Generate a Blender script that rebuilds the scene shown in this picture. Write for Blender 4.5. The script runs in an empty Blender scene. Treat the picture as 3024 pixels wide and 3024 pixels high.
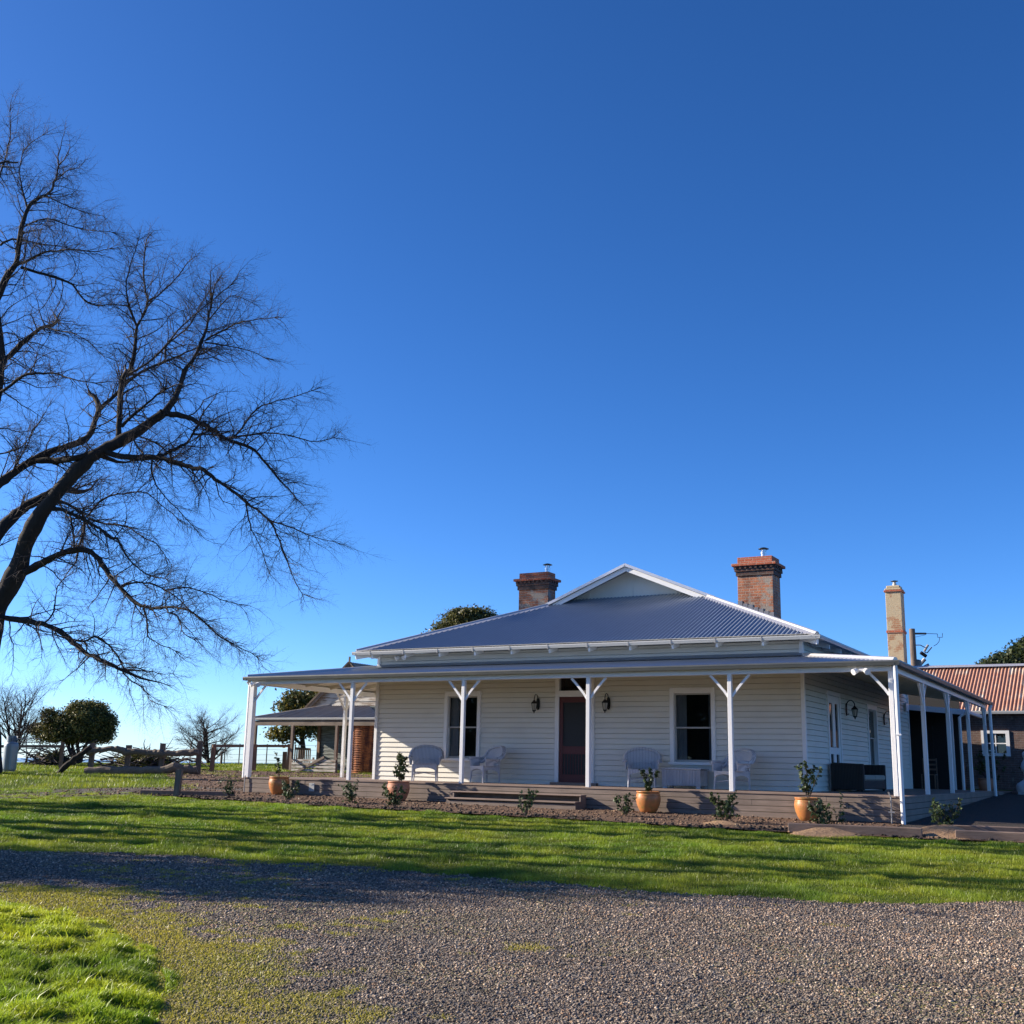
import bpy, bmesh, math, random
import numpy as np
from mathutils import Vector, Matrix
random.seed(7)
RNG = np.random.default_rng(7)
scene = bpy.context.scene
COL = scene.collection
PI = math.pi

# ------------------------------------------------------------------ camera solved from the photograph (z = 0 is the verandah deck)
CAM = np.array([4.5453, -23.3597, 0.4021])
YAW, PITCH, ROLL, FPX = -0.5144, 0.2204, 0.0210, 3359.6
def cam_axes():
    cy, sy, cp, sp = math.cos(YAW), math.sin(YAW), math.cos(PITCH), math.sin(PITCH)
    fw = np.array([sy*cp, cy*cp, sp]); r = np.array([cy, -sy, 0.0]); u = np.cross(r, fw)
    cr, sr = math.cos(ROLL), math.sin(ROLL)
    return cr*r + sr*u, -sr*r + cr*u, fw
AX, AY, AZ = cam_axes()
def at(x, y, D):                       # a point of the place seen at (x, y) in the photograph, D metres deep
    return CAM + D*(AX*(x-1512)/FPX - AY*(y-1512)/FPX + AZ)

SUN_DIR = np.array([math.cos(math.radians(16.0))*2.36, math.sin(math.radians(16.0))*2.36, -1.0])   # way the light travels
SUN_DIR /= np.linalg.norm(SUN_DIR)

# ------------------------------------------------------------------ terrain
def vnoise(x, y, s, seed=0):
    x = np.asarray(x, float)/s + seed*17.3; y = np.asarray(y, float)/s + seed*9.7
    xi, yi = np.floor(x), np.floor(y); fx, fy = x-xi, y-yi
    fx = fx*fx*(3-2*fx); fy = fy*fy*(3-2*fy)
    def h(a, b):
        v = np.sin(a*127.1 + b*311.7 + seed*74.7)*43758.5453
        return v-np.floor(v)
    return (h(xi, yi)*(1-fx)+h(xi+1, yi)*fx)*(1-fy) + (h(xi, yi+1)*(1-fx)+h(xi+1, yi+1)*fx)*fy
def zg(x, y):
    x = np.asarray(x, float); y = np.asarray(y, float)
    q = np.hypot(x-CAM[0], y-CAM[1])
    base = -0.52 - 0.0075*np.clip(x, -80, 60) + 0.027*np.clip(y, -60, 60)
    base = base + np.where(y < -25, 0, 0)
    fall = np.clip(q-53, 0, None)
    drop = np.where(fall < 60, fall*fall*0.0011, 3.96+(fall-60)*0.13)
    return np.maximum(base-drop, -60.0)
def zg1(x, y): return float(zg(x, y))

# ------------------------------------------------------------------ objects
ORG = {}
def link(o): COL.objects.link(o); return o
def tag(o, label=None, cat=None, group=None, kind=None):
    if label: o['label'] = label
    if cat: o['category'] = cat
    if group: o['group'] = group
    if kind: o['kind'] = kind
    return o
def thing(name, label, cat, loc=(0, 0, 0), group=None):
    o = link(bpy.data.objects.new(name, None)); o.location = loc; o.empty_display_size = 0.2
    ORG[o.name] = np.array(loc, float)
    return tag(o, label, cat, group)
def copy_tree(o, parent=None):
    c = o.copy(); COL.objects.link(c)
    ORG[c.name] = ORG.get(o.name, np.zeros(3))
    if parent: c.parent = parent
    for ch in list(o.children): copy_tree(ch, c)
    return c
def mesh_np(name, V, F, mat, parent=None, origin=None, col=None, smooth=False):
    """V (n,3), F (m,k) int array or list of faces."""
    V = np.asarray(V, float)
    org = ORG[parent.name] if parent is not None else (np.array(origin, float) if origin is not None else np.zeros(3))
    V = V-org
    me = bpy.data.meshes.new(name)
    if isinstance(F, np.ndarray):
        k = F.shape[1]; m = F.shape[0]
        me.vertices.add(len(V)); me.vertices.foreach_set('co', V.ravel())
        me.loops.add(m*k); me.loops.foreach_set('vertex_index', F.ravel().astype(np.int32))
        me.polygons.add(m)
        me.polygons.foreach_set('loop_start', np.arange(0, m*k, k, dtype=np.int32))
        me.polygons.foreach_set('loop_total', np.full(m, k, dtype=np.int32))
        me.update(calc_edges=True)
    else:
        me.from_pydata([tuple(v) for v in V], [], F); me.update()
    if smooth:
        me.polygons.foreach_set('use_smooth', np.ones(len(me.polygons), dtype=bool))
    if col is not None:
        a = me.attributes.new('Col', 'FLOAT_COLOR', 'POINT')
        c4 = np.ones((len(V), 4), np.float32); c4[:, :3] = col
        a.data.foreach_set('color', c4.ravel())
    me.materials.append(mat)
    o = link(bpy.data.objects.new(name, me))
    if parent is not None:
        o.parent = parent; ORG[o.name] = org
    else:
        o.location = org; ORG[o.name] = org
    return o

class MB:
    def __init__(s): s.V = []; s.F = []; s.n = 0
    def add(s, V, F):
        V = [tuple(map(float, v)) for v in V]
        s.V += V; s.F += [tuple(i+s.n for i in f) for f in F]; s.n += len(V); return s
    def box(s, x0, x1, y0, y1, z0, z1):
        return s.add([(x0,y0,z0),(x1,y0,z0),(x1,y1,z0),(x0,y1,z0),(x0,y0,z1),(x1,y0,z1),(x1,y1,z1),(x0,y1,z1)],
                     [(0,3,2,1),(4,5,6,7),(0,1,5,4),(1,2,6,5),(2,3,7,6),(3,0,4,7)])
    def rbox(s, c, size, rz=0, rx=0, ry=0, j=0):
        M = Matrix.Rotation(rz, 3, 'Z') @ Matrix.Rotation(ry, 3, 'Y') @ Matrix.Rotation(rx, 3, 'X')
        V = []
        for dz in (-.5, .5):
            for dx, dy in ((-.5,-.5),(.5,-.5),(.5,.5),(-.5,.5)):
                v = M @ Vector((dx*size[0]+random.uniform(-j,j), dy*size[1]+random.uniform(-j,j), dz*size[2]+random.uniform(-j,j)))
                V.append((v.x+c[0], v.y+c[1], v.z+c[2]))
        return s.add(V, [(0,3,2,1),(4,5,6,7),(0,1,5,4),(1,2,6,5),(2,3,7,6),(3,0,4,7)])
    def bar(s, a, b, w, h, up=(0, 0, 1)):
        a, b = Vector(a), Vector(b); d = (b-a).normalized(); u = Vector(up)
        sd = d.cross(u)
        if sd.length < 1e-4: sd = d.cross(Vector((1, 0, 0)))
        sd.normalize(); u = sd.cross(d).normalized()
        V = []
        for p in (a, b):
            for i, k in ((-.5,-.5),(.5,-.5),(.5,.5),(-.5,.5)): V.append(p+sd*w*i+u*h*k)
        return s.add(V, [(0,3,2,1),(4,5,6,7),(0,1,5,4),(1,2,6,5),(2,3,7,6),(3,0,4,7)])
    def tube(s, pts, rad, n=8, cap=True):
        pts = [Vector(p) for p in pts]
        if not hasattr(rad, '__len__'): rad = [rad]*len(pts)
        V = []; u = None
        for i, p in enumerate(pts):
            d = (pts[min(i+1, len(pts)-1)]-pts[max(i-1, 0)])
            d = d.normalized() if d.length > 1e-9 else Vector((0, 0, 1))
            if u is None:
                u = d.cross(Vector((0.13, 0.31, 1)))
                if u.length < 1e-3: u = d.cross(Vector((1, 0, 0)))
            u = (u-d*u.dot(d)).normalized(); w = d.cross(u)
            for k in range(n):
                t = 2*PI*k/n; V.append(p+(u*math.cos(t)+w*math.sin(t))*rad[i])
        F = []
        for i in range(len(pts)-1):
            for k in range(n):
                k2 = (k+1) % n; F.append((i*n+k, i*n+k2, (i+1)*n+k2, (i+1)*n+k))
        if cap:
            F.append(tuple(range(n))[::-1]); F.append(tuple((len(pts)-1)*n+k for k in range(n)))
        return s.add(V, F)
    def lathe(s, prof, c=(0, 0, 0), n=24):
        V = []; F = []
        for r, z in prof:
            for k in range(n):
                t = 2*PI*k/n; V.append((c[0]+r*math.cos(t), c[1]+r*math.sin(t), c[2]+z))
        for i in range(len(prof)-1):
            for k in range(n):
                k2 = (k+1) % n; F.append((i*n+k, i*n+k2, (i+1)*n+k2, (i+1)*n+k))
        if prof[0][0] > 1e-4: F.append(tuple(range(n))[::-1])
        if prof[-1][0] > 1e-4: F.append(tuple((len(prof)-1)*n+k for k in range(n)))
        return s.add(V, F)
    def prism(s, poly, y0, y1, axis='y'):
        """poly of (a,z) extruded along y (axis y) or x (axis x)"""
        n = len(poly)
        if axis == 'y': V = [(a, y0, z) for a, z in poly]+[(a, y1, z) for a, z in poly]
        elif axis == 'x': V = [(y0, a, z) for a, z in poly]+[(y1, a, z) for a, z in poly]
        else: V = [(a, b, y0) for a, b in poly]+[(a, b, y1) for a, b in poly]
        F = [tuple(range(n)), tuple(range(2*n-1, n-1, -1))]
        for i in range(n):
            k = (i+1) % n; F.append((i, i+n, k+n, k))
        return s.add(V, F)
    def build(s, name, mat, parent=None, origin=None, smooth=False, bevel=0):
        if bevel and s.F:
            bm = bmesh.new(); vs = [bm.verts.new(v) for v in s.V]
            for f in s.F:
                try: bm.faces.new([vs[i] for i in f])
                except ValueError: pass
            bmesh.ops.recalc_face_normals(bm, faces=bm.faces)
            es = [e for e in bm.edges if len(e.link_faces) == 2 and e.calc_face_angle(0) > 0.6]
            bmesh.ops.bevel(bm, geom=es, offset=bevel, segments=1, affect='EDGES', clamp_overlap=True)
            bm.verts.ensure_lookup_table(); bm.verts.index_update()
            V = [tuple(v.co) for v in bm.verts]; F = [tuple(v.index for v in f.verts) for f in bm.faces]; bm.free()
        else: V, F = s.V, s.F
        o = mesh_np(name, np.array(V).reshape(-1, 3), F, mat, parent, origin, smooth=smooth)
        bm = bmesh.new(); bm.from_mesh(o.data); bmesh.ops.recalc_face_normals(bm, faces=bm.faces); bm.to_mesh(o.data); bm.free()
        return o

# ------------------------------------------------------------------ materials
class NT:
    def __init__(s, name):
        s.m = bpy.data.materials.new(name); s.m.use_nodes = True
        s.t = s.m.node_tree; s.t.nodes.clear()
        s.out = s.t.nodes.new('ShaderNodeOutputMaterial')
        s.b = s.t.nodes.new('ShaderNodeBsdfPrincipled'); s.t.links.new(s.b.outputs[0], s.out.inputs[0])
        s.tc = s.t.nodes.new('ShaderNodeTexCoord')
        g = s.t.nodes.new('ShaderNodeNewGeometry'); s.geo = g
    def L(s, a, b): s.t.links.new(a, b)
    def vec(s, scale=(1, 1, 1), rot=(0, 0, 0), obj=False):
        n = s.t.nodes.new('ShaderNodeMapping'); n.inputs['Scale'].default_value = scale; n.inputs['Rotation'].default_value = rot
        s.L(s.tc.outputs['Object'] if obj else s.geo.outputs['Position'], n.inputs[0]); return n.outputs[0]
    def noise(s, v, scale, detail=4, rough=.55, out='Fac'):
        n = s.t.nodes.new('ShaderNodeTexNoise'); n.inputs['Scale'].default_value = scale; n.inputs['Detail'].default_value = detail
        n.inputs['Roughness'].default_value = rough; s.L(v, n.inputs['Vector']); return n.outputs[out]
    def ramp(s, f, stops):
        n = s.t.nodes.new('ShaderNodeValToRGB'); e = n.color_ramp.elements
        while len(e) < len(stops): e.new(.5)
        for i, (p, c) in enumerate(stops):
            e[i].position = p; e[i].color = (*c, 1) if hasattr(c, '__len__') else (c, c, c, 1)
        s.L(f, n.inputs[0]); return n.outputs[0]
    def mix(s, f, a, b, mode='MIX'):
        n = s.t.nodes.new('ShaderNodeMix'); n.data_type = 'RGBA'; n.blend_type = mode
        if hasattr(f, 'links'): s.L(f, n.inputs[0])
        else: n.inputs[0].default_value = f
        for i, c in ((6, a), (7, b)):
            if hasattr(c, 'links'): s.L(c, n.inputs[i])
            else: n.inputs[i].default_value = (*c, 1)
        return n.outputs[2]
    def math(s, op, a, b=0.0, clamp=False):
        n = s.t.nodes.new('ShaderNodeMath'); n.operation = op; n.use_clamp = clamp
        for i, c in ((0, a), (1, b)):
            if hasattr(c, 'links'): s.L(c, n.inputs[i])
            else: n.inputs[i].default_value = c
        return n.outputs[0]
    def base(s, c):
        if hasattr(c, 'links'): s.L(c, s.b.inputs['Base Color'])
        else: s.b.inputs['Base Color'].default_value = (*c, 1)
    def set(s, **k):
        for a, v in k.items():
            i = s.b.inputs[a.replace('_', ' ')]
            if hasattr(v, 'links'): s.L(v, i)
            else: i.default_value = v
    def bump(s, h, strength=.3, dist=.01):
        n = s.t.nodes.new('ShaderNodeBump'); n.inputs['Strength'].default_value = strength; n.inputs['Distance'].default_value = dist
        s.L(h, n.inputs['Height']); s.L(n.outputs[0], s.b.inputs['Normal'])

def m_paint(name, c, var=.12, rough=.55, dirt=(.25, .2, .15), dirt_amt=.25, grain=(1, 1, 1)):
    t = NT(name)
    n1 = t.noise(t.vec(), 1.3, 5); n2 = t.noise(t.vec(grain), 24, 4)
    c2 = tuple(x*(1-var) for x in c)
    col = t.mix(n2, c2, c)
    col = t.mix(t.math('MULTIPLY', t.ramp(n1, [(.5, 0.0), (.78, 1.0)]), dirt_amt), col, dirt)
    t.base(col); t.set(Roughness=t.ramp(n2, [(.2, rough-.1), (.8, rough+.12)])); t.bump(n2, .15, .002)
    return t.m
def m_wood(name, c1, c2, rough=.8, axis='x', bump=.35, scale=1):
    t = NT(name)
    sc = {'x': (.7, 14, 14), 'y': (14, .7, 14), 'z': (14, 14, .7)}[axis]
    v = t.vec(tuple(a*scale for a in sc))
    n = t.noise(v, 2.2, 8, .65); n2 = t.noise(t.vec((1.1, 1.1, 1.1)), 1.6, 4)
    f = t.math('ADD', t.math('MULTIPLY', n, .65), t.math('MULTIPLY', n2, .4))
    t.base(t.ramp(f, [(.3, c1), (.75, c2)])); t.set(Roughness=rough); t.bump(n, bump, .006)
    return t.m
def m_metal(name, c, rough=.38, metallic=.85, var=.2, spots=0):
    t = NT(name); n = t.noise(t.vec(), 3.0, 6); n2 = t.noise(t.vec(), 40, 3)
    col = t.mix(n, tuple(x*(1-var) for x in c), c)
    t.base(col); t.set(Metallic=metallic, Roughness=t.ramp(n2, [(.25, rough-.08), (.8, rough+.12)]))
    return t.m
def m_brick(name, ca, cb, mortar, w=.23, h=.076, soot=(.03, .028, .028), soot_amt=.55, render=None, render_amt=0.0, facing='both'):
    t = NT(name)
    # brick pattern laid on each wall: along the wall by (x+y), up by z
    sep = t.t.nodes.new('ShaderNodeSeparateXYZ'); t.L(t.geo.outputs['Position'], sep.inputs[0])
    cmb = t.t.nodes.new('ShaderNodeCombineXYZ')
    t.L(t.math('ADD', sep.outputs[0], sep.outputs[1]), cmb.inputs[0]); t.L(sep.outputs[2], cmb.inputs[1])
    br = t.t.nodes.new('ShaderNodeTexBrick'); t.L(cmb.outputs[0], br.inputs['Vector'])
    br.inputs['Scale'].default_value = 1.0; br.inputs['Brick Width'].default_value = w; br.inputs['Row Height'].default_value = h
    br.inputs['Mortar Size'].default_value = .008; br.inputs['Mortar Smooth'].default_value = .3; br.inputs['Bias'].default_value = -.1
    br.inputs['Color1'].default_value = (*ca, 1); br.inputs['Color2'].default_value = (*cb, 1); br.inputs['Mortar'].default_value = (*mortar, 1)
    n = t.noise(t.vec(), 3.1, 6, .65); n2 = t.noise(t.vec(), 22, 4)
    col = t.mix(t.math('MULTIPLY', t.ramp(n2, [(.35, 0.0), (.7, 1.0)]), .45), br.outputs['Color'], tuple(.55*x for x in ca))
    col = t.mix(t.math('MULTIPLY', t.ramp(n, [(.48, 0.0), (.66, 1.0)]), soot_amt), col, soot)
    if render:
        nr = t.noise(t.vec(), 2.4, 7, .6); col = t.mix(t.ramp(nr, [(render_amt-.03, 1.0), (render_amt+.03, 0.0)]), col, t.mix(n2, tuple(.75*x for x in render), render))
    t.base(col); t.set(Roughness=.9)
    t.bump(t.math('SUBTRACT', t.math('MULTIPLY', n2, .6), br.outputs['Fac']), .7, .012)
    return t.m
def m_leaf(name, trans=.25, rough=.45, spec=.4):
    t = NT(name)
    a = t.t.nodes.new('ShaderNodeAttribute'); a.attribute_name = 'Col'
    t.base(a.outputs['Color']); t.set(Roughness=rough); t.b.inputs['Specular IOR Level'].default_value = spec
    if trans:
        tr = t.t.nodes.new('ShaderNodeBsdfTranslucent'); t.L(a.outputs['Color'], tr.inputs[0])
        mx = t.t.nodes.new('ShaderNodeMixShader'); mx.inputs[0].default_value = trans
        t.L(t.b.outputs[0], mx.inputs[1]); t.L(tr.outputs[0], mx.inputs[2]); t.L(mx.outputs[0], t.out.inputs[0])
    return t.m
def m_glass(name, tint=(.55, .6, .62), refl=.9):
    t = NT(name)
    tr = t.t.nodes.new('ShaderNodeBsdfTransparent'); tr.inputs[0].default_value = (*tint, 1)
    gl = t.t.nodes.new('ShaderNodeBsdfGlossy'); gl.inputs['Roughness'].default_value = .03; gl.inputs[0].default_value = (refl, refl, refl, 1)
    fr = t.t.nodes.new('ShaderNodeLayerWeight'); fr.inputs[0].default_value = .5
    bp = t.t.nodes.new('ShaderNodeBump'); bp.inputs['Strength'].default_value = .06; bp.inputs['Distance'].default_value = .02
    t.L(t.noise(t.vec(), 3, 2), bp.inputs['Height']); t.L(bp.outputs[0], gl.inputs['Normal']); t.L(bp.outputs[0], fr.inputs['Normal'])
    mx = t.t.nodes.new('ShaderNodeMixShader'); t.L(t.math('ADD', t.math('MULTIPLY', t.math('POWER', fr.outputs['Facing'], 5.0), .95), .05), mx.inputs[0]); t.L(tr.outputs[0], mx.inputs[1]); t.L(gl.outputs[0], mx.inputs[2])
    t.L(mx.outputs[0], t.out.inputs[0]); return t.m

M = {}
M['cream'] = m_paint('cream_weatherboard_paint', (.72, .695, .62), .08, .55, (.42, .36, .26), .22, (.5, 6, 6))
M['white'] = m_paint('white_gloss_paint', (.80, .79, .78), .05, .4, (.55, .5, .44), .15)
M['ceiling'] = m_paint('ceiling_paint', (.62, .58, .48), .08, .6)
M['zinc'] = m_metal('zinc_roof_sheet', (.30, .345, .41), .36, .45, .15)
M['cap'] = m_metal('zinc_capping', (.68, .66, .66), .34, .6, .12)
M['gutter'] = m_paint('gutter_enamel', (.085, .092, .088), .12, .42, (.2, .18, .15), .3)
M['gutter_pale'] = m_paint('pale_gutter_enamel', (.44, .44, .42), .1, .4, (.35, .3, .25), .2)
M['deck'] = m_wood('weathered_deck_timber', (.13, .085, .065), (.34, .25, .20), .7, 'x', .3)
M['deck_y'] = m_wood('weathered_deck_timber_across', (.13, .085, .065), (.34, .25, .20), .7, 'y', .3)
M['skirt'] = m_wood('grey_brown_skirting_boards', (.10, .075, .06), (.29, .22, .175), .75, 'x', .3)
M['red_door'] = m_paint('dark_red_door_paint', (.10, .018, .018), .2, .45, (.03, .01, .01), .3)
M['screen'] = m_paint('fly_screen_mesh', (.012, .012, .014), .3, .5, (.02, .02, .02), .2)
M['glass'] = m_glass('window_glass')
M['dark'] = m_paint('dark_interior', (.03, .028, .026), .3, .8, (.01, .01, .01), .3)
M['curtain'] = m_paint('grey_curtain_cloth', (.42, .42, .43), .2, .85, (.1, .1, .1), .3)
M['black_metal'] = m_metal('black_lantern_metal', (.02, .02, .022), .4, .5, .3)
M['frost'] = m_paint('lantern_glass', (.45, .42, .36), .1, .15)
M['brick'] = m_brick('old_red_brick', (.56, .21, .10), (.37, .125, .065), (.46, .37, .29), soot_amt=.6, render=(.40, .33, .26), render_amt=.42)
M['brick_new'] = m_brick('bright_red_brick', (.50, .13, .06), (.40, .10, .05), (.40, .29, .22), soot_amt=.15)
M['brick_dark'] = m_brick('sooty_brick_corbel', (.10, .055, .042), (.16, .07, .05), (.17, .14, .12), soot_amt=.7)
M['brick_render'] = m_brick('pale_flaking_brick', (.46, .23, .12), (.40, .19, .10), (.52, .42, .27), soot_amt=.12, render=(.58, .46, .29), render_amt=.55)
M['brick_wall'] = m_brick('dark_brick_wall', (.17, .10, .08), (.13, .085, .075), (.20, .17, .15), soot_amt=.5, render=(.24, .20, .17), render_amt=.38)
M['steel'] = m_metal('stainless_flue', (.62, .62, .63), .25, 1.0, .1)
M['lead'] = m_metal('lead_flashing', (.30, .30, .31), .55, .5, .3)
M['bark'] = m_wood('dark_tree_bark', (.012, .009, .008), (.045, .035, .028), .95, 'z', 1.0, .5)
M['twig'] = m_wood('twig_bark', (.022, .016, .015), (.065, .048, .045), .9, 'z', .2)
M['greywood'] = m_wood('grey_split_timber', (.08, .06, .046), (.28, .22, .17), .9, 'x', .8)
M['greywood_z'] = m_wood('grey_upright_timber', (.08, .058, .045), (.27, .20, .155), .9, 'z', .7)
M['brownwood'] = m_wood('brown_post_timber', (.14, .075, .045), (.30, .18, .12), .85, 'z', .5)
M['leaf'] = m_leaf('leaf_green', .35)
M['gum'] = m_leaf('glossy_leaf', .18, .5, .3)
M['grass'] = m_leaf('grass_blade', .45, .4, .35)
def m_terracotta():
    t = NT('glazed_terracotta'); n = t.noise(t.vec(), 5, 6, .6); n2 = t.noise(t.vec(), 38, 4)
    col = t.mix(n, (.54, .23, .06), (.44, .145, .05)); col = t.mix(t.math('MULTIPLY', n2, .4), col, (.44, .17, .07))
    n3 = t.noise(t.vec(), 9, 5, .7)
    col = t.mix(t.math('MULTIPLY', t.ramp(n3, [(.5, 0.0), (.64, 1.0)]), .7), col, (.20, .17, .045))
    t.base(col); t.set(Roughness=t.ramp(n, [(.3, .28), (.7, .5)])); t.bump(n2, .15, .004); return t.m
def m_terracotta_plain():
    t = NT('plain_terracotta'); n = t.noise(t.vec(), 5, 6, .6); n2 = t.noise(t.vec(), 38, 4)
    col = t.mix(n, (.52, .20, .10), (.44, .17, .09)); col = t.mix(t.math('MULTIPLY', n2, .4), col, (.40, .22, .15))
    t.base(col); t.set(Roughness=.6); t.bump(n2, .15, .004); return t.m
def m_wicker(name, c, c2):
    t = NT(name)
    w = t.t.nodes.new('ShaderNodeTexWave'); w.wave_type = 'BANDS'; w.bands_direction = 'Z'; w.inputs['Scale'].default_value = 14; w.inputs['Distortion'].default_value = 1.2
    w2 = t.t.nodes.new('ShaderNodeTexWave'); w2.wave_type = 'BANDS'; w2.bands_direction = 'X'; w2.inputs['Scale'].default_value = 9; w2.inputs['Distortion'].default_value = .8
    v = t.vec(obj=True); t.L(v, w.inputs['Vector']); t.L(v, w2.inputs['Vector'])
    f = t.math('MULTIPLY', w.outputs['Fac'], w2.outputs['Fac'])
    t.base(t.mix(t.ramp(f, [(.02, 0.0), (.4, 1.0)]), c2, c)); t.set(Roughness=.7); t.bump(f, .8, .012); return t.m
def m_rust():
    t = NT('rusty_corrugated_iron')
    v = t.vec((6.0, .12, .12)); n = t.noise(v, 1.0, 5, .6); n2 = t.noise(t.vec((1, 1, .4)), 1.0, 7, .7); n3 = t.noise(t.vec(), 14, 5)
    f = t.math('ADD', t.math('MULTIPLY', n, .62), t.math('MULTIPLY', n2, .45))
    col = t.ramp(f, [(.40, (.55, .52, .48)), (.47, (.46, .31, .20)), (.53, (.38, .13, .045)), (.75, (.25, .075, .03))])
    col = t.mix(t.math('MULTIPLY', n3, .35), col, (.62, .58, .55)); t.base(col); t.set(Roughness=.75, Metallic=.1); return t.m
def m_oldiron():
    t = NT('weathered_grey_iron')
    v = t.vec((7.0, .2, .2)); n = t.noise(v, 1.0, 5, .6); n2 = t.noise(t.vec(), 3, 6)
    col = t.mix(n, (.16, .135, .11), (.50, .44, .37)); col = t.mix(t.math('MULTIPLY', t.ramp(n2, [(.55, 0.0), (.75, 1.0)]), .5), col, (.25, .13, .08))
    t.base(col); t.set(Roughness=.85, Metallic=0.0); t.b.inputs['Specular IOR Level'].default_value = .2; return t.m
def m_tank():
    t = NT('rusted_tank_iron')
    n = t.noise(t.vec((3, 3, .35)), 1.5, 6, .65); n2 = t.noise(t.vec(), 7, 6, .7)
    f = t.math('ADD', t.math('MULTIPLY', n, .6), t.math('MULTIPLY', n2, .4))
    t.base(t.ramp(f, [(.34, (.05, .022, .015)), (.46, (.16, .05, .02)), (.56, (.46, .16, .045)), (.7, (.11, .042, .026))]))
    t.set(Roughness=.85); return t.m
def m_flaking():
    t = NT('flaking_paint_boards')
    v = t.vec((.5, .5, 5)); n = t.noise(v, 5, 8, .7); n2 = t.noise(t.vec((1, 1, 3)), 2, 5)
    f = t.math('ADD', t.math('MULTIPLY', n, .6), t.math('MULTIPLY', n2, .4))
    t.base(t.ramp(f, [(.42, (.50, .47, .42)), (.5, (.40, .37, .32)), (.56, (.22, .17, .13)), (.7, (.14, .11, .09))])); t.set(Roughness=.85); t.bump(n, .4, .005); return t.m
def m_greenboards():
    t = NT('faded_green_boards')
    v = t.vec((.5, .5, 5)); n = t.noise(v, 5, 8, .7)
    t.base(t.ramp(n, [(.40, (.24, .27, .25)), (.52, (.16, .18, .17)), (.6, (.10, .09, .08))])); t.set(Roughness=.85); t.bump(n, .4, .005); return t.m
def m_ground():
    t = NT('lawn_soil'); n = t.noise(t.vec(), 1.7, 7, .65); n2 = t.noise(t.vec((1, 1, 1)), 26, 5, .7); n3 = t.noise(t.vec(), .25, 4)
    col = t.ramp(n, [(.3, (.035, .060, .012)), (.5, (.065, .105, .018)), (.72, (.12, .145, .028))])
    col = t.mix(t.math('MULTIPLY', n2, .7), col, (.035, .050, .012)); col = t.mix(t.math('MULTIPLY', t.ramp(n3, [(.45, 0.0), (.65, 1.0)]), .35), col, (.16, .17, .05))
    t.base(col); t.set(Roughness=1.0); t.b.inputs['Specular IOR Level'].default_value = .1; t.bump(n2, .9, .03); return t.m
def m_gravel(name, c=(.125, .112, .108), lo=(.035, .032, .034), hi=(.33, .30, .28), moss=.5, mcol=(.26, .24, .03)):
    t = NT(name); v = t.t.nodes.new('ShaderNodeTexVoronoi'); v.inputs['Scale'].default_value = 46; t.L(t.vec(), v.inputs['Vector'])
    sp = t.t.nodes.new('ShaderNodeSeparateColor'); t.L(v.outputs['Color'], sp.inputs[0])
    col = t.ramp(sp.outputs[0], [(0, lo), (.5, c), (1, hi)])
    n = t.noise(t.vec(), .55, 6, .65); n2 = t.noise(t.vec(), 30, 3)
    mf = t.math('MULTIPLY', t.ramp(n, [(.5, 0.0), (.64, 1.0)]), t.ramp(n2, [(.42, 0.0), (.6, 1.0)]))
    col = t.mix(t.math('MULTIPLY', mf, moss), col, mcol)
    t.base(col); t.set(Roughness=.9); t.bump(t.math('SUBTRACT', 1.0, v.outputs['Distance']), 1.0, .03); return t.m
def m_soil(name, a, b, scale=9):
    t = NT(name); n = t.noise(t.vec(), scale, 7, .7); n2 = t.noise(t.vec(), 1.2, 4)
    col = t.ramp(n, [(.3, a), (.7, b)]); col = t.mix(t.math('MULTIPLY', n2, .5), col, a)
    t.base(col); t.set(Roughness=1.0); t.bump(n, 1.0, .05); return t.m
def m_attr(name, rough=.9):
    t = NT(name); a = t.t.nodes.new('ShaderNodeAttribute'); a.attribute_name = 'Col'
    n = t.noise(t.vec(), 120, 2); t.base(t.mix(t.math('MULTIPLY', n, .35), a.outputs['Color'], (.06, .055, .05))); t.set(Roughness=rough); return t.m
def m_haze_sheet():
    t = NT('far_haze_sheet'); t.base((.28, .34, .40)); t.set(Roughness=.25); n = t.noise(t.vec((.01, .01, .01)), 2, 4); t.bump(n, .2, 2.0); return t.m
M['pot'] = m_terracotta(); M['pot2'] = m_terracotta_plain()
M['wicker'] = m_wicker('grey_white_wicker', (.78, .78, .80), (.36, .36, .39))
M['darkwicker'] = m_wicker('dark_brown_wicker', (.045, .038, .034), (.012, .011, .010))
M['cushion'] = m_paint('pale_cushion_cloth', (.34, .31, .26), .15, .9)
M['rust'] = m_rust(); M['oldiron'] = m_oldiron(); M['tank'] = m_tank(); M['flaking'] = m_flaking(); M['greenboards'] = m_greenboards()
M['ground'] = m_ground(); M['gravel'] = m_gravel('driveway_gravel', (.10, .085, .075), (.03, .026, .024), (.24, .21, .185), .7); M['darkgravel'] = m_gravel('side_path_gravel', (.034, .023, .017), (.010, .008, .006), (.075, .052, .040), .05)
M['track'] = m_gravel('track_gravel', (.085, .07, .06), (.03, .026, .024), (.18, .15, .12), .3)
M['soil'] = m_soil('red_brown_soil', (.055, .030, .018), (.22, .115, .058)); M['mulch'] = m_soil('pale_mulch', (.22, .13, .07), (.50, .32, .18), 16)
M['chips'] = m_attr('chip_and_stone'); M['haze_sheet'] = m_haze_sheet()
M['gas'] = m_metal('galvanised_cylinder', (.33, .36, .37), .45, .55, .2)
M['statue'] = m_paint('white_plaster', (.74, .72, .70), .1, .7, (.4, .38, .34), .35)
M['sleeper'] = m_wood('timber_sleeper', (.11, .07, .05), (.30, .21, .16), .85, 'x', .6)

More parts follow.
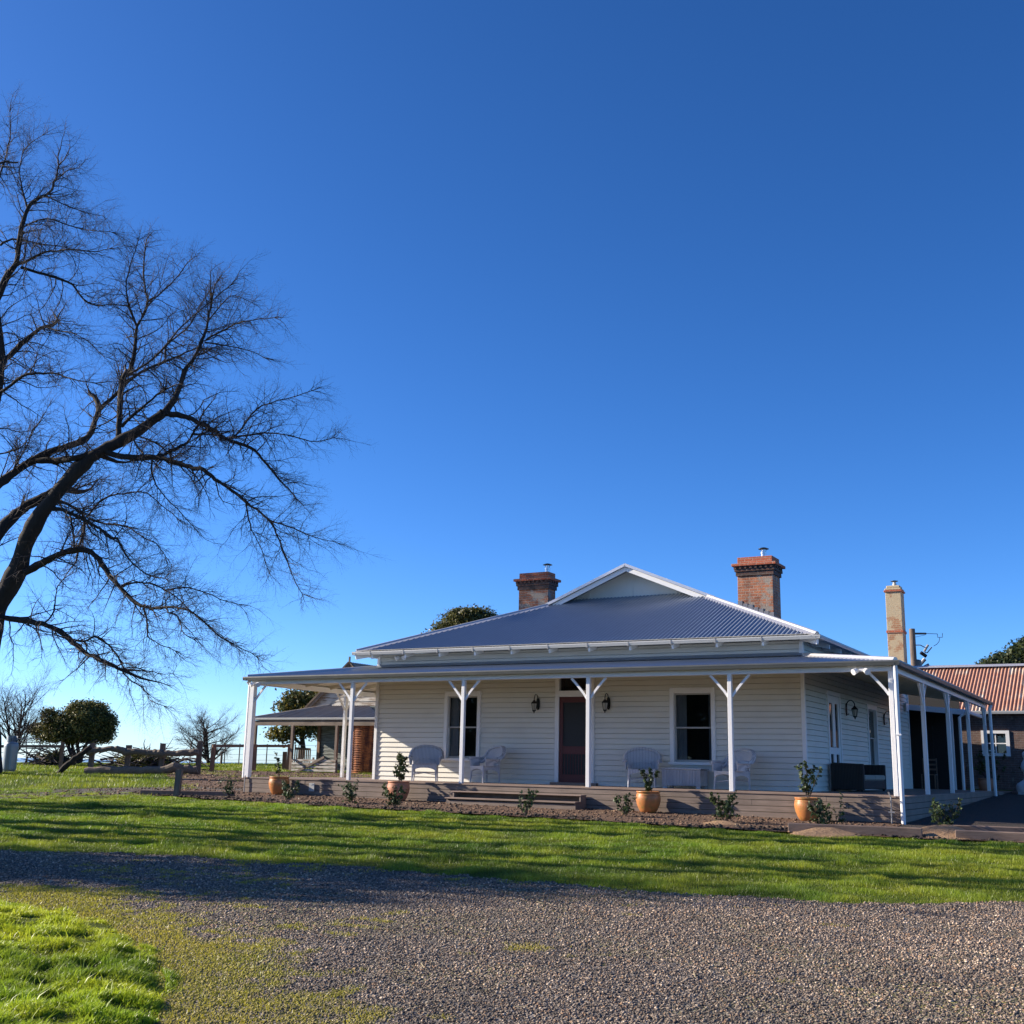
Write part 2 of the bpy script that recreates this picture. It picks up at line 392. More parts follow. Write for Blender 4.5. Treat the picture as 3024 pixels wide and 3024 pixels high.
# ------------------------------------------------------------------ builders shared by the buildings
def weatherboards(p0, d, n, L, z0, z1, openings=(), e=.127, lip=.024):
    """sawtooth boards on a wall from p0 along d, outward n"""
    p0 = Vector(p0); d = Vector(d).normalized(); n = Vector(n).normalized(); mb = MB()
    def P(a, o, z): return p0+d*a+n*o+Vector((0, 0, z))
    z = z0; gap = .009
    while z < z1-1e-4:
        zt = min(z+e-gap, z1)
        cuts = sorted({z, zt}|{c for o in openings for c in o[2:4] if z < c < zt})
        for k in range(len(cuts)-1):
            a0, a1 = cuts[k], cuts[k+1]
            zm = (a0+a1)/2; segs = [(0, L)]
            for o in openings:
                if o[2] < zm < o[3]:
                    ns = []
                    for s, t in segs:
                        if o[1] <= s or o[0] >= t: ns.append((s, t)); continue
                        if o[0] > s: ns.append((s, o[0]))
                        if o[1] < t: ns.append((o[1], t))
                    segs = ns
            of = lambda q: lip*(1-(q-z)/e)+.003
            for s, t in segs:
                V = [P(s, of(a0), a0), P(t, of(a0), a0), P(t, of(a1), a1), P(s, of(a1), a1)]; F = [(0, 1, 2, 3)]
                if k == 0: V += [P(s, -.045, a0), P(t, -.045, a0)]; F.append((4, 5, 1, 0))
                if k == len(cuts)-2: q = len(V); V += [P(s, -.045, a1), P(t, -.045, a1), P(s, -.045, a1+gap), P(t, -.045, a1+gap)]; F += [(3, 2, q+1, q), (q, q+1, q+3, q+2)]
                mb.add(V, F)
        z += e
    return mb
PITCH_NEW = .112
def corrugated(p0, a, s, rise, L, smax, smin=None, pitch=PITCH_NEW, amp=.0095, per=6, steps=2, mb=None):
    amp = amp*pitch/.076 if pitch == PITCH_NEW else amp
    """sheet along eave a (unit, horizontal) from p0, run up s (unit, horizontal), rise per unit run"""
    p0 = Vector(p0); a = Vector(a).normalized(); s = Vector(s).normalized(); up = (s+Vector((0, 0, rise)))
    nrm = a.cross(up).normalized()
    if nrm.z < 0: nrm = -nrm
    N = int(L/pitch*per)+1; V = []; F = []; rows = steps
    for i in range(N):
        x = min(i*pitch/per, L); m = max(smax(x), 0.0); m0 = smin(x) if smin else 0.0
        w = amp*math.cos(2*PI*x/pitch)
        for k in range(rows):
            r = m0+(m-m0)*k/(rows-1); V.append(p0+a*x+up*r+nrm*w)
    for i in range(N-1):
        for k in range(rows-1):
            q = i*rows+k; F.append((q, q+rows, q+rows+1, q+1))
    return (mb or MB()).add(V, F)
def gutter(mb, a, b, out, w=.12, h=.085):
    """quad gutter between a and b (top outer lip line), out = unit vector away from the building"""
    a, b, o = Vector(a), Vector(b), Vector(out)
    prof = [(0, 0), (.004, -h*.35), (.0, -h*.4), (-.012, -h), (-w, -h), (-w, 0), (-w+.01, 0), (-w+.01, -h+.01), (-.02, -h+.01), (-.012, -.005)]
    n = len(prof); V = []
    for p in (a, b):
        for f, z in prof: V.append(p+o*f+Vector((0, 0, z)))
    F = [(i, (i+1) % n, (i+1) % n+n, i+n) for i in range(n)]+[(9, 8, 7, 6, 5, 4, 3, 2, 1, 0), tuple(range(10, 20))]
    return mb.add(V, F)
# ================================================================== HOMESTEAD
XL, XR = -16.45, 0.0            # verandah post lines
WL, WR, WF, WB = -14.10, -2.40, 2.40, 14.62   # walls
H = thing('homestead', 'long cream weatherboard homestead with white verandah posts and blue-grey iron roof', 'house', (-8.2, 2.4, -.5))
SP = 3.2906
# --- front wall
win_o = [(1.01+.0, 2.22, .59, 2.43), (WL*0+8.02, 9.26, .59, 2.43)]          # along the wall from the left corner (outer trim)
WIN = [(-11.92, -10.81), (-5.58, -4.455)]
DOOR = (-8.635, -7.555)
ops = [(w0-WL+.02, w1-WL-.02, .60, 2.28) for w0, w1 in WIN]+[(DOOR[0]-WL+.02, DOOR[1]-WL-.02, 0, 2.66)]
weatherboards((WL, WF, 0), (1, 0, 0), (0, -1, 0), WR-WL, -.02, 3.34, ops).build('front_wall', M['cream'], H)
SW_D = (4.45, 5.72); SW_W = (8.75, 9.95)
ops = [(SW_D[0]-WF+.02, SW_D[1]-WF-.02, 0, 2.34), (SW_W[0]-WF+.02, SW_W[1]-WF-.02, .6, 2.26), ]
weatherboards((WR, WF, 0), (0, 1, 0), (1, 0, 0), WB-WF, -.02, 3.34, ops).build('side_wall', M['cream'], H)
weatherboards((WL, WB, 0), (0, -1, 0), (-1, 0, 0), WB-WF, -.02, 3.34).build('side_wall', M['cream'], H)
weatherboards((WR, WB, 0), (-1, 0, 0), (0, 1, 0), WR-WL, -.02, 3.34).build('rear_wall', M['cream'], H)
for x, y in ((WL, WF), (WR, WF), (WR, WB), (WL, WB)):
    MB().box(x-.035-(.02 if x == WL else 0), x+.035+(.02 if x == WR else 0), y-.035-(.02 if y == WF else 0), y+.035, -.02, 3.32).build('corner_board', M['white'], H, bevel=.004)

def pane(bb, parent, name='pane'):
    x0, x1, y0, y1, z0, z1 = bb
    V = [(x0, y0, z0), (x1, y0, z0), (x1, y0, z1), (x0, y0, z1)] if abs(y1-y0) < 1e-6 else [(x0, y0, z0), (x0, y1, z0), (x0, y1, z1), (x0, y0, z1)]
    return MB().add(V, [(0, 1, 2, 3)]).build(name, M['glass'], parent)
def window(x0, x1, z0, z1, wall='front', pane_split=.5, name='window'):
    """double-hung sash; x along the wall"""
    def T(a0, a1, o0, o1, za, zb):          # box by along, outwards (o>0 is outside)
        if wall == 'front': return (a0, a1, WF-o1, WF-o0, za, zb)
        return (WR+o0, WR+o1, a0, a1, za, zb)
    w = MB(); t = .10
    w.box(*T(x0, x0+t, -.06, .045, z0+.06, z1)).box(*T(x1-t, x1, -.06, .045, z0+.06, z1)).box(*T(x0+t, x1-t, -.06, .045, z1-.13, z1))
    fr = w.build(name, M['white'], H, bevel=.004)
    MB().box(*T(x0-.03, x1+.03, -.06, .085, z0, z0+.06)).build('sill', M['white'], fr, bevel=.004)
    a0, a1, b0, b1 = x0+t, x1-t, z0+.06, z1-.13; zm = (b0+b1)/2; s = .035
    for k, (zb, zt, o) in enumerate(((b0, zm+.02, -.055), (zm-.02, b1, -.03))):
        q = MB(); q.box(*T(a0+.001, a0+s, o-.03, o, zb, zt)).box(*T(a1-s, a1-.001, o-.03, o, zb, zt)).box(*T(a0+s, a1-s, o-.03, o, zb, zb+(.06 if k == 0 else .035))).box(*T(a0+s, a1-s, o-.03, o, zt-.035, zt))
        q.build('sash', M['lead'] if 0 else M['sash'], fr)
        pane(T(a0+s, a1-s, o-.018, o-.018, zb+.03, zt-.03), fr)
    # dark room and curtains behind the glass
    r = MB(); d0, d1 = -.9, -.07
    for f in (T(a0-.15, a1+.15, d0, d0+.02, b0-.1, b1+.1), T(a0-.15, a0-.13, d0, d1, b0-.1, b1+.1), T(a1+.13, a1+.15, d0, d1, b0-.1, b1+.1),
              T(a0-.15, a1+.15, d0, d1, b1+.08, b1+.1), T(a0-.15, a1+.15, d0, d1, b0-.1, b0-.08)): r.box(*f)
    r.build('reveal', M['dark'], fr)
    for sgn, wd in ((0, .26), (1, .12)):
        c = MB(); V = []; F = []; N = 24
        for i in range(N+1):
            a = (a0+.0+wd*i/N) if sgn == 0 else (a1-wd*i/N); o = -.16+.025*math.sin(i*1.6)
            for z in (b0, b1):
                bx = T(a, a, o, o, z, z); V.append((bx[0], bx[2], bx[4]))
        for i in range(N): F.append((2*i, 2*i+2, 2*i+3, 2*i+1))
        c.add(V, F).build('curtain', M['curtain'], fr, smooth=True)
    return fr
M['sash'] = m_paint('sash_paint', (.42, .40, .37), .1, .5)
window(*WIN[0], .53, 2.32); window(*WIN[1], .53, 2.32)
window(*SW_W, .55, 2.28, 'side')

# --- front door: frame, fanlight, screen door
x0, x1 = DOOR; t = .11
w = MB().box(x0, x0+t, WF-.045, WF+.08, 0, 2.72).box(x1-t, x1, WF-.045, WF+.08, 0, 2.72).box(x0+t, x1-t, WF-.04, WF+.08, 2.14, 2.29).box(x0+t, x1-t, WF-.045, WF+.08, 2.62, 2.72)
fd = w.build('door_frame', M['white'], H, bevel=.004)
pane((x0+t, x1-t, WF+.02, WF+.02, 2.29, 2.62), fd, 'fanlight')
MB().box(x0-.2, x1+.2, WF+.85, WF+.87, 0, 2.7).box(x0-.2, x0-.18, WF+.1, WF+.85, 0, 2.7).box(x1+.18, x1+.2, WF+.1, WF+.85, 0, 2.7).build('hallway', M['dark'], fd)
a0, a1 = x0+t+.004, x1-t-.004
q = MB().box(a0, a0+.10, WF-.02, WF+.02, .01, 2.135).box(a1-.10, a1, WF-.02, WF+.02, .01, 2.135)
for za, zb in ((.01, .25), (.74, .93), (2.0, 2.135)): q.box(a0+.10, a1-.10, WF-.018, WF+.018, za, zb)
sd = q.build('screen_door', M['red_door'], H, bevel=.003)
MB().box(a0+.10, a1-.10, WF-.002, WF+.002, .25, .74).box(a0+.10, a1-.10, WF-.002, WF+.002, .93, 2.0).build('fly_screen', M['screen'], sd)
q = MB()
for k in range(7):
    xx = a0+.15+k*.077; q.box(xx, xx+.014, WF-.012, WF-.004, .25, .74)
q.build('slat', M['red_door'], sd)
MB().tube([(a1-.05, WF-.05, .98), (a1-.05, WF-.05, 1.10)], .010, 8).box(a1-.06, a1-.04, WF-.05, WF-.02, .975, .995).box(a1-.06, a1-.04, WF-.05, WF-.02, 1.085, 1.105).build('handle', M['steel'], sd)
MB().box(x0-.05, x1+.12, WF-.18, WF-.046, .001, .06).build('door_step', M['deck'], H)

# --- side french doors: two leaves with tall narrow panes
y0, y1 = SW_D; t = .09
w = MB().box(WR-.06, WR+.045, y0, y0+t, 0, 2.36).box(WR-.06, WR+.045, y1-t, y1, 0, 2.36).box(WR-.06, WR+.045, y0+t, y1-t, 2.26, 2.36)
w.build('door_frame', M['white'], H, bevel=.004)
ym = (y0+y1)/2
for a, b in ((y0+t+.003, ym-.002), (ym+.002, y1-t-.003)):
    q = MB().box(WR-.02, WR+.02, a, a+.12, .05, 2.255).box(WR-.02, WR+.02, b-.12, b, .05, 2.255)
    for za, zb in ((.05, .25), (.86, 1.02), (2.08, 2.255)): q.box(WR-.018, WR+.018, a+.12, b-.12, za, zb)
    lf = q.build('french_door', M['white'], H, bevel=.003)
    pane((WR, WR, a+.12, b-.12, .25, .86), lf); pane((WR, WR, a+.12, b-.12, 1.02, 2.08), lf)
    if a < ym-.2:
        MB().tube([(WR+.02, b-.05, 1.03), (WR+.07, b-.05, 1.03), (WR+.075, b-.13, 1.03)], .012, 8).build('handle', M['steel'], lf)
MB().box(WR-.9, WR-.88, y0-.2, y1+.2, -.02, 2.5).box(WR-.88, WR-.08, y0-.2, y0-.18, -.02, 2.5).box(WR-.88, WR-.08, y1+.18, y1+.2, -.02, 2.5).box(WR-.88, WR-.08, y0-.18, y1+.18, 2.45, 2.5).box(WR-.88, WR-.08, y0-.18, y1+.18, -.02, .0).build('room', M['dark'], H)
MB().box(WR+.046, WR+.2, y0-.03, y1+.03, .001, .06).build('door_step', M['deck_y'], H)

# --- main roof
EX0, EX1, EY0, EY1, EZ, TN = -14.60, -1.88, 1.90, 15.1, 3.40, .41
HALF = (EX1-EX0)/2; RX = (EX0+EX1)/2; GT = 3.86; GB = .60
Lf = EX1-EX0; Ls = EY1-EY0
roof = corrugated((EX0, EY0, EZ), (1, 0, 0), (0, 1, 0), TN, Lf, lambda x: min(x, Lf-x, GT+GB))
corrugated((EX1, EY0, EZ), (0, 1, 0), (-1, 0, 0), TN, Ls, lambda y: min(y if y < GT+.12 else HALF, Ls-y, HALF), mb=roof)
corrugated((EX0, EY1, EZ), (0, -1, 0), (1, 0, 0), TN, Ls, lambda y: min(y, (Ls-y) if Ls-y < GT+.12 else HALF, HALF), mb=roof)
corrugated((EX1, EY1, EZ), (-1, 0, 0), (0, -1, 0), TN, Lf, lambda x: min(x, Lf-x, HALF), mb=roof)
RF = roof.build('roof', M['zinc'], H)
gb = EY0+GT; gz = EZ+TN*GT; pz = EZ+TN*HALF; gh = HALF-GT
def cap(mb, a, b, w=.16, h=.035):
    """ridge or hip capping, a flattened roll"""
    a, b = Vector(a), Vector(b); d = (b-a).normalized(); sd = d.cross(Vector((0, 0, 1))).normalized(); up = sd.cross(d).normalized()
    prof = [(-w, -.06), (-.055, -.002), (-.035, h), (0, h+.014), (.035, h), (.055, -.002), (w, -.06)]
    V = [p+sd*x+up*(z+.012) for p in (a, b) for x, z in prof]; n = len(prof)
    mb.add(V, [(i, i+1, i+1+n, i+n) for i in range(n-1)]+[tuple(range(n)), tuple(range(2*n-1, n-1, -1))])
c = MB()
cap(c, (EX0+.03, EY0+.03, EZ+.02), (EX0+GT+.05, gb+.05, gz+.02)); c.build('hip_capping', M['cap'], RF)
c = MB(); cap(c, (EX1-.03, EY0+.03, EZ+.02), (EX1-GT-.05, gb+.05, gz+.02)); c.build('hip_capping', M['cap'], RF)
c = MB(); cap(c, (RX, gb+.06, pz+.02), (RX, EY1-HALF, pz+.02)); c.build('ridge_capping', M['cap'], RF)
# gablet: wall with cover strips, overhanging verges, bargeboards
gy = gb+GB-.03; gz2 = EZ+TN*(GT+GB); gh2 = HALF-GT-GB
MB().prism([(RX-gh2-.1, gz2-.05), (RX+gh2+.1, gz2-.05), (RX, pz-.02)], gy, gy+.05).build('gable_panel', M['cream'], H)
for k in (-1.35, 0, 1.35): 
    MB().box(RX+k-.025, RX+k+.025, gy-.018, gy-.001, gz2-.02, pz-.03-abs(k)*TN).build('cover_strip', M['cream'], H)
def barge(x_out, sgn):
    # verge sheet and bargeboard from the ridge down to the hip, standing 0.3 m proud of the gablet wall
    a = Vector((RX, gb+.10, pz)); b = Vector((RX+sgn*gh*1.0, gb+.10, gz))
    bd = MB(); lo, hi = -.14, -.012
    V = [(RX, a.y, pz+lo-.0), (RX, a.y, pz+hi), (b.x, b.y, gz+hi), (b.x-sgn*.25, b.y, gz+lo+.09)]
    bd.add([(x, y, z) for x, y, z in V]+[(x, y+.03, z) for x, y, z in V], [(0, 1, 2, 3), (7, 6, 5, 4), (0, 4, 5, 1), (1, 5, 6, 2), (2, 6, 7, 3), (3, 7, 4, 0)])
    bd.build('bargeboard', M['white'], H)
    sh = MB(); V = [(RX, a.y-.03, pz+.03), (b.x+sgn*.1, a.y-.03, gz-.01), (b.x+sgn*.1, gb+.8, gz-.01), (RX, gb+.8, pz+.03)]
    V2 = [(x, y, z-.02) for x, y, z in V]
    sh.add(V+V2, [(0, 1, 2, 3), (7, 6, 5, 4), (0, 4, 5, 1), (1, 5, 6, 2), (2, 6, 7, 3), (3, 7, 4, 0)])
    roll = MB(); roll.bar((RX, a.y-.045, pz+.035), (b.x+sgn*.12, a.y-.045, gz-.01), .05, .075)
    sh.build('verge_sheet', M['zinc'], RF); roll.build('verge_capping', M['cap'], RF)
barge(0, -1); barge(0, 1)
# eaves: gutter with clips, exposed rafter tails, fascia
g = MB(); zz = EZ-.005
gutter(g, (EX0-.06, EY0-.06, zz), (EX1+.06, EY0-.06, zz), (0, -1, 0)); gutter(g, (EX1+.06, EY0-.06, zz), (EX1+.06, EY1, zz), (1, 0, 0)); gutter(g, (EX0-.06, EY1, zz), (EX0-.06, EY0-.06, zz), (-1, 0, 0))
GU = g.build('eave_gutter', M['gutter_pale'], RF)
k = EX0+.55
while k < EX1-.3:
    MB().box(k-.012, k+.012, EY0-.068, EY0-.055, EZ-.115, EZ+.0).build('gutter_clip', M['lead'], RF)
    MB().prism([(EY0+.05, EZ-.10), (EY0+.05, EZ-.20), (WF-.03, EZ-.10), (WF-.03, EZ+.09)], k-.025, k+.025, 'x').build('rafter_tail', M['white'], RF); k += 1.09
k = EY0+1.2
while k < EY1-1:
    MB().prism([(EX1-.05, EZ-.10), (EX1-.05, EZ-.20), (WR+.03, EZ-.10), (WR+.03, EZ+.09)], k-.025, k+.025, 'y').build('rafter_tail', M['white'], RF); k += 1.09
MB().bar((EX1-.02, EY0+.02, EZ-.15), (WR, WF, EZ+.0), .045, .12).build('rafter_tail', M['white'], RF)
MB().bar((EX0+.02, EY0+.02, EZ-.15), (WL, WF, EZ+.0), .045, .12).build('rafter_tail', M['white'], RF)
MB().box(EX0+.01, EX1-.01, EY0+.0, WF-.005, EZ-.005+.03, EZ+.035).build('eave_lining', M['ceiling'], RF)
MB().box(WR+.005, EX1-.01, WF-.005, EY1-.5, EZ+.025, EZ+.035).build('eave_lining', M['ceiling'], RF)

# --- verandah: roof, hips, flashing, gutter, beam, ceiling, rafters
VE, VZ = .17, 2.585; VRUN = WF+VE; VT = (2.985-VZ)/VRUN
vx0, vx1 = XL-VE, XR+VE; Lv = vx1-vx0; BACK = 14.0; Lb = BACK+VE
vr = corrugated((vx0, -VE, VZ), (1, 0, 0), (0, 1, 0), VT, Lv, lambda x: min(x, Lv-x, VRUN), steps=2)
corrugated((vx1, -VE, VZ), (0, 1, 0), (-1, 0, 0), VT, Lb, lambda y: min(y, VRUN), mb=vr)
corrugated((vx0, BACK, VZ), (0, -1, 0), (1, 0, 0), VT, Lb, lambda y: min(Lb-y, VRUN), mb=vr)
VR = vr.build('verandah_roof', M['zinc'], H)
for sx, ex in ((vx0, WL), (vx1, WR)):
    c = MB(); s = 1 if sx < ex else -1
    cap(c, (sx+s*.04, -VE+.04, VZ+.02), (ex, WF, VZ+VT*VRUN+.02), .13); c.build('hip_capping', M['cap'], VR)
# flashing apron up the wall, in front of the boards
f = MB(); za = VZ+VT*VRUN
f.add([(WL-.03, WF-.03, za+.09), (WR+.03, WF-.03, za+.09), (WR+.16, WF-.16, za+.005), (WL-.16, WF-.16, za+.005)], [(0, 1, 2, 3)])
f.add([(WR+.03, WF-.03, za+.09), (WR+.03, BACK, za+.09), (WR+.16, BACK, za+.005), (WR+.16, WF-.16, za+.005)], [(0, 1, 2, 3)])
f.add([(WL-.03, BACK, za+.09), (WL-.03, WF-.03, za+.09), (WL-.16, WF-.16, za+.005), (WL-.16, BACK, za+.005)], [(0, 1, 2, 3)])
f.build('flashing', M['zinc'], VR)
g = MB(); zt = VZ+.015
gutter(g, (vx0-.05, -VE-.05, zt), (vx1+.05, -VE-.05, zt), (0, -1, 0), .11, .095); gutter(g, (vx1+.05, -VE-.05, zt), (vx1+.05, BACK, zt), (1, 0, 0), .11, .095); gutter(g, (vx0-.05, BACK, zt), (vx0-.05, -VE-.05, zt), (-1, 0, 0), .11, .095)
g.build('verandah_gutter', M['gutter'], VR)
PW = .045
MB().box(XL-PW, XR+PW, -PW, PW, 2.40, 2.535).build('verandah_beam', M['white'], H, bevel=.004)
MB().box(XR-PW, XR+PW, PW, BACK-.2, 2.40, 2.535).build('verandah_beam', M['white'], H, bevel=.004)
MB().box(XL-PW, XL+PW, PW, BACK-.2, 2.40, 2.535).build('verandah_beam', M['white'], H, bevel=.004)
c = MB(); o = .03; zo = VZ-o; zi = VZ+VT*VRUN-o
c.add([(vx0+.02, -VE+.02, zo), (vx1-.02, -VE+.02, zo), (WR, WF, zi), (WL, WF, zi), (vx1-.02, BACK, zo), (WR, BACK, zi), (WL, BACK, zi), (vx0+.02, BACK, zo)],
      [(0, 1, 2, 3), (1, 4, 5, 2), (0, 3, 6, 7)])
c.build('ceiling_lining', M['ceiling'], VR)
def raf(p, q2):
    MB().bar(Vector(p), Vector(q2), .04, .10).build('rafter', M['ceiling'], VR)
k = XL+1.1
while k < XR-.3:
    fy = min(VRUN, k-vx0, vx1-k); raf((k, -.045, VZ+VT*(VE-.045)-.085), (k, fy-VE, VZ+VT*fy-.085)); k += 1.1
k = 1.0
while k < BACK-.4:
    fx = min(VRUN, k+VE)
    raf((XR+.045, k, VZ+VT*(VE-.045)-.085), (vx1-fx, k, VZ+VT*fx-.085)); raf((XL-.045, k, VZ+VT*(VE-.045)-.085), (vx0+fx, k, VZ+VT*fx-.085)); k += 1.1

# --- posts with curved brackets
def bracket(mb, x, y, dx, dy, z=2.40, s=.40):
    pts = [(.045, -.46), (.13, -.34), (.245, -.205), (.34, -.10), (.43, -.01)]
    for (a, za), (b, zb) in zip(pts[:-1], pts[1:]):
        mb.bar((x+dx*a, y+dy*a, z+za), (x+dx*b, y+dy*b, z+zb), .035, .05, (dx*.7, dy*.7, .7))
def post(x, y, dirs, z0=0.0):
    pw = PW*1.5 if (x == XL and y == 0) else PW
    o = MB().box(x-pw, x+pw, y-pw, y+pw, z0, 2.40).build('verandah_post', M['white'], H, bevel=.006)
    for d in dirs:
        mb = MB(); bracket(mb, x, y, *d); mb.build('bracket', M['white'], o)
for i in range(6):
    x = -i*SP if i < 5 else XL
    post(x, 0, [(1, 0)] if i == 5 else ([(-1, 0)] if i == 0 else [(-1, 0), (1, 0)]))
SY = 3.383
for i in range(1, 5): post(XR, i*SY, [(0, -1), (0, 1)])
for i in range(1, 4): post(XL, i*4.02, [(0, -1), (0, 1)])

# --- deck boards, skirting, steps
def deck_area(name, x0, x1, y0, y1, along, mat):
    d = MB(); w = .088; g_ = .004; a = (y0 if along == 'x' else x0); end = (y1 if along == 'x' else x1)
    while a < end-.01:
        b = min(a+w, end)
        if along == 'x': d.box(x0, x1, a, b, -.026, 0)
        else: d.box(a, b, y0, y1, -.026, 0)
        a = b+g_
    return d.build(name, mat, H)
D0 = -.09
deck_area('deck', XL-.09, XR+.09, D0, WF, 'x', M['deck']); deck_area('deck', WR, XR+.09, WF+.002, BACK, 'y', M['deck_y']); deck_area('deck', XL-.09, WL, WF+.002, BACK, 'y', M['deck_y'])
def skirting(name, p0, p1, n_, mat):
    p0, p1, n_ = Vector(p0), Vector(p1), Vector(n_); d = (p1-p0).normalized(); L = (p1-p0).length; mb = MB(); z = -.03; row = 0
    while z > -.75:
        z2 = z-.118; a = 0; r_ = random.Random(row*7+int(L*10))
        while a < L-.001:
            b = min(a+r_.uniform(2.0, 4.2), L)
            if L-b < .5: b = L
            j = r_.uniform(0, .006)
            q0, q1 = p0+d*a, p0+d*(b-.004)
            V = [q0+n_*(-.02), q1+n_*(-.02), q1+n_*j, q0+n_*j]
            mb.add([(v.x, v.y, z2+.009) for v in V]+[(v.x, v.y, z) for v in V], [(0, 3, 2, 1), (4, 5, 6, 7), (0, 1, 5, 4), (1, 2, 6, 5), (2, 3, 7, 6), (3, 0, 4, 7)])
            a = b
        z = z2; row += 1
    return mb.build(name, mat, H)
skirting('skirting', (XL-.06, D0+.02, 0), (XR+.07, D0+.02, 0), (0, -1, 0), M['skirt']); skirting('skirting', (XR+.07, D0+.022, 0), (XR+.07, BACK, 0), (1, 0, 0), M['skirt']); skirting('skirting', (XL-.06, BACK, 0), (XL-.06, D0+.022, 0), (-1, 0, 0), M['skirt'])
ST = MB().box(-9.90, -6.57, -.38, D0-.01, -.19, -.165).box(-9.90, -6.57, -.66, -.385, -.335, -.305)
so = ST.build('steps', M['deck'], H, bevel=.003)
MB().box(-9.86, -6.60, -.115, D0-.012, -.60, -.19).box(-9.86, -6.60, -.62, -.595, -.62, -.37).box(-9.86, -6.60, -.36, -.335, -.60, -.34).build('riser', M['skirt'], so)
for x in (-9.87, -6.62): MB().prism([(D0-.012, -.62), (D0-.012, -.192), (-.36, -.192), (-.37, -.337), (-.62, -.337), (-.63, -.62)], x, x+.035, 'x').build('stringer', M['skirt'], so)

# --- chimneys
def chimney(x0, x1, y0, y1, zb, zt, kind, fx, fy, mats):
    h = zt
    o = MB().box(x0, x1, y0, y1, zb, h-.48).build('chimney', mats[0], H, bevel=.006)
    q = MB().box(x0-.035, x1+.035, y0-.035, y1+.035, h-.52, h-.40).box(x0-.065, x1+.065, y0-.065, y1+.065, h-.40, h-.33)
    k = x0-.06
    while k < x1+.04: q.box(k, k+.06, y0-.10, y0-.06, h-.33, h-.26); k += .145
    k = y0-.02
    while k < y1: q.box(x1+.06, x1+.10, k, k+.06, h-.33, h-.26); q.box(x0-.10, x0-.06, k, k+.06, h-.33, h-.26); k += .145
    q.box(x0-.06, x1+.06, y0-.06, y1+.06, h-.33, h-.26)
    q.build('corbel', mats[1], o)
    MB().box(x0-.13, x1+.13, y0-.13, y1+.13, h-.26, h-.185).box(x0+.005, x1-.005, y0+.005, y1-.005, h-.185, h).build('chimney_crown', mats[2], o, bevel=.006)
    p = MB().lathe([(.075, -.05), (.075, .10), (.082, .10), (.082, .16), (.055, .165), (.055, .23)], (fx, fy, h), 16)
    p.build('flue_pipe', M['steel'], o, smooth=False)
    c = MB().lathe([(.0, .30), (.07, .285), (.145, .255), (.145, .245), (.0, .25)], (fx, fy, h), 16)
    for a in range(3): c.bar((fx+.06*math.cos(a*2.1), fy+.06*math.sin(a*2.1), h+.16), (fx+.09*math.cos(a*2.1), fy+.09*math.sin(a*2.1), h+.26), .012, .004)
    c.build('cowl', M['black_metal'], o)
    return o
cl = chimney(-12.20, -11.19, 6.8, 7.28, 3.9, 6.20, 0, -11.35, 7.05, (M['brick'], M['brick_dark'], M['brick_new']))
cl = chimney(-5.29, -4.30, 6.8, 7.5, 3.9, 6.20, 0, -4.62, 7.1, (M['brick'], M['brick_dark'], M['brick_new']))
# stepped lead flashing on the right-hand chimney
q = MB()
for k in range(7):
    x = -5.29+k*.145; z = EZ+TN*(EX1-x)
    q.box(x, x+.128, 6.785, 6.798, z-.1, z+.19-.02*(k % 2))
q.build('stepped_flashing', M['lead'], RF)

# --- downpipes, floodlights, tap
def downpipe(x, y, zb, zt, off, r=.035):
    d = MB(); d.tube([(x, y, zb), (x, y, zt-.25), (x, y, zt-.1), (x+off[0], y+off[1], zt)], [r]*4, 12)
    o = d.build('downpipe', M['white'], H, smooth=False)
    b = MB().box(x-.05-(abs(off[0]) > 0)*.04, x+.05, y-.05, y+.05, 1.15, 1.18); b.build('pipe_bracket', M['white'], o)
downpipe(XR+.125, -.14, zg1(.1, -.2)-.02, 2.5, (.0, -.02), .042)
downpipe(XR+.16, 13.62, zg1(.16, 13.6)-.02, 2.5, (.05, .0), .045)
downpipe(XL-.12, .0, -.02, 2.5, (-.05, -.05), .06)
def flood(x, y, z, dx, dy):
    o = MB().box(x-.05, x+.05, y-.02, y+.02, z-.03, z+.03).build('floodlight', M['white'], H, bevel=.004)
    for s in (-1, 1):
        a = Vector((x+s*.07, y-.03, z)); d = Vector((s*.5+dx, -.7+dy, -.35)).normalized()
        MB().tube([a, a+d*.03, a+d*.035, a+d*.13], [.02, .025, .05, .062], 12).build('lamp_head', M['white'], o)
flood(-.52, -.15, 2.42, 0, 0)
flood(-16.2, -.15, 2.42, 0, 0)
flood(-13.3, WF-.08, 3.27, 0, 0)
MB().tube([(XR-.09, D0-.04, zg1(0, 0)-.05), (XR-.09, D0-.04, -.02), (XR-.13, D0-.05, .08)], .014, 8).box(XR-.15, XR-.03, D0-.055, D0-.03, -.31, -.28).build('tap_pipe', M['lead'], H)
MB().tube([(XL+.02, D0-.03, zg1(XL, 0)-.05), (XL+.02, D0-.03, .04)], .014, 8).build('tap_pipe', M['lead'], H)
MB().box(-14.3+.0, -14.14, D0-.025, D0-.001, -.30, -.10).build('vent_plate', M['gutter_pale'], H)
MB().box(WR+.02, WR+.10, 14.0, 14.35, 2.35, 2.6).build('meter_box', M['white'], H, bevel=.01)
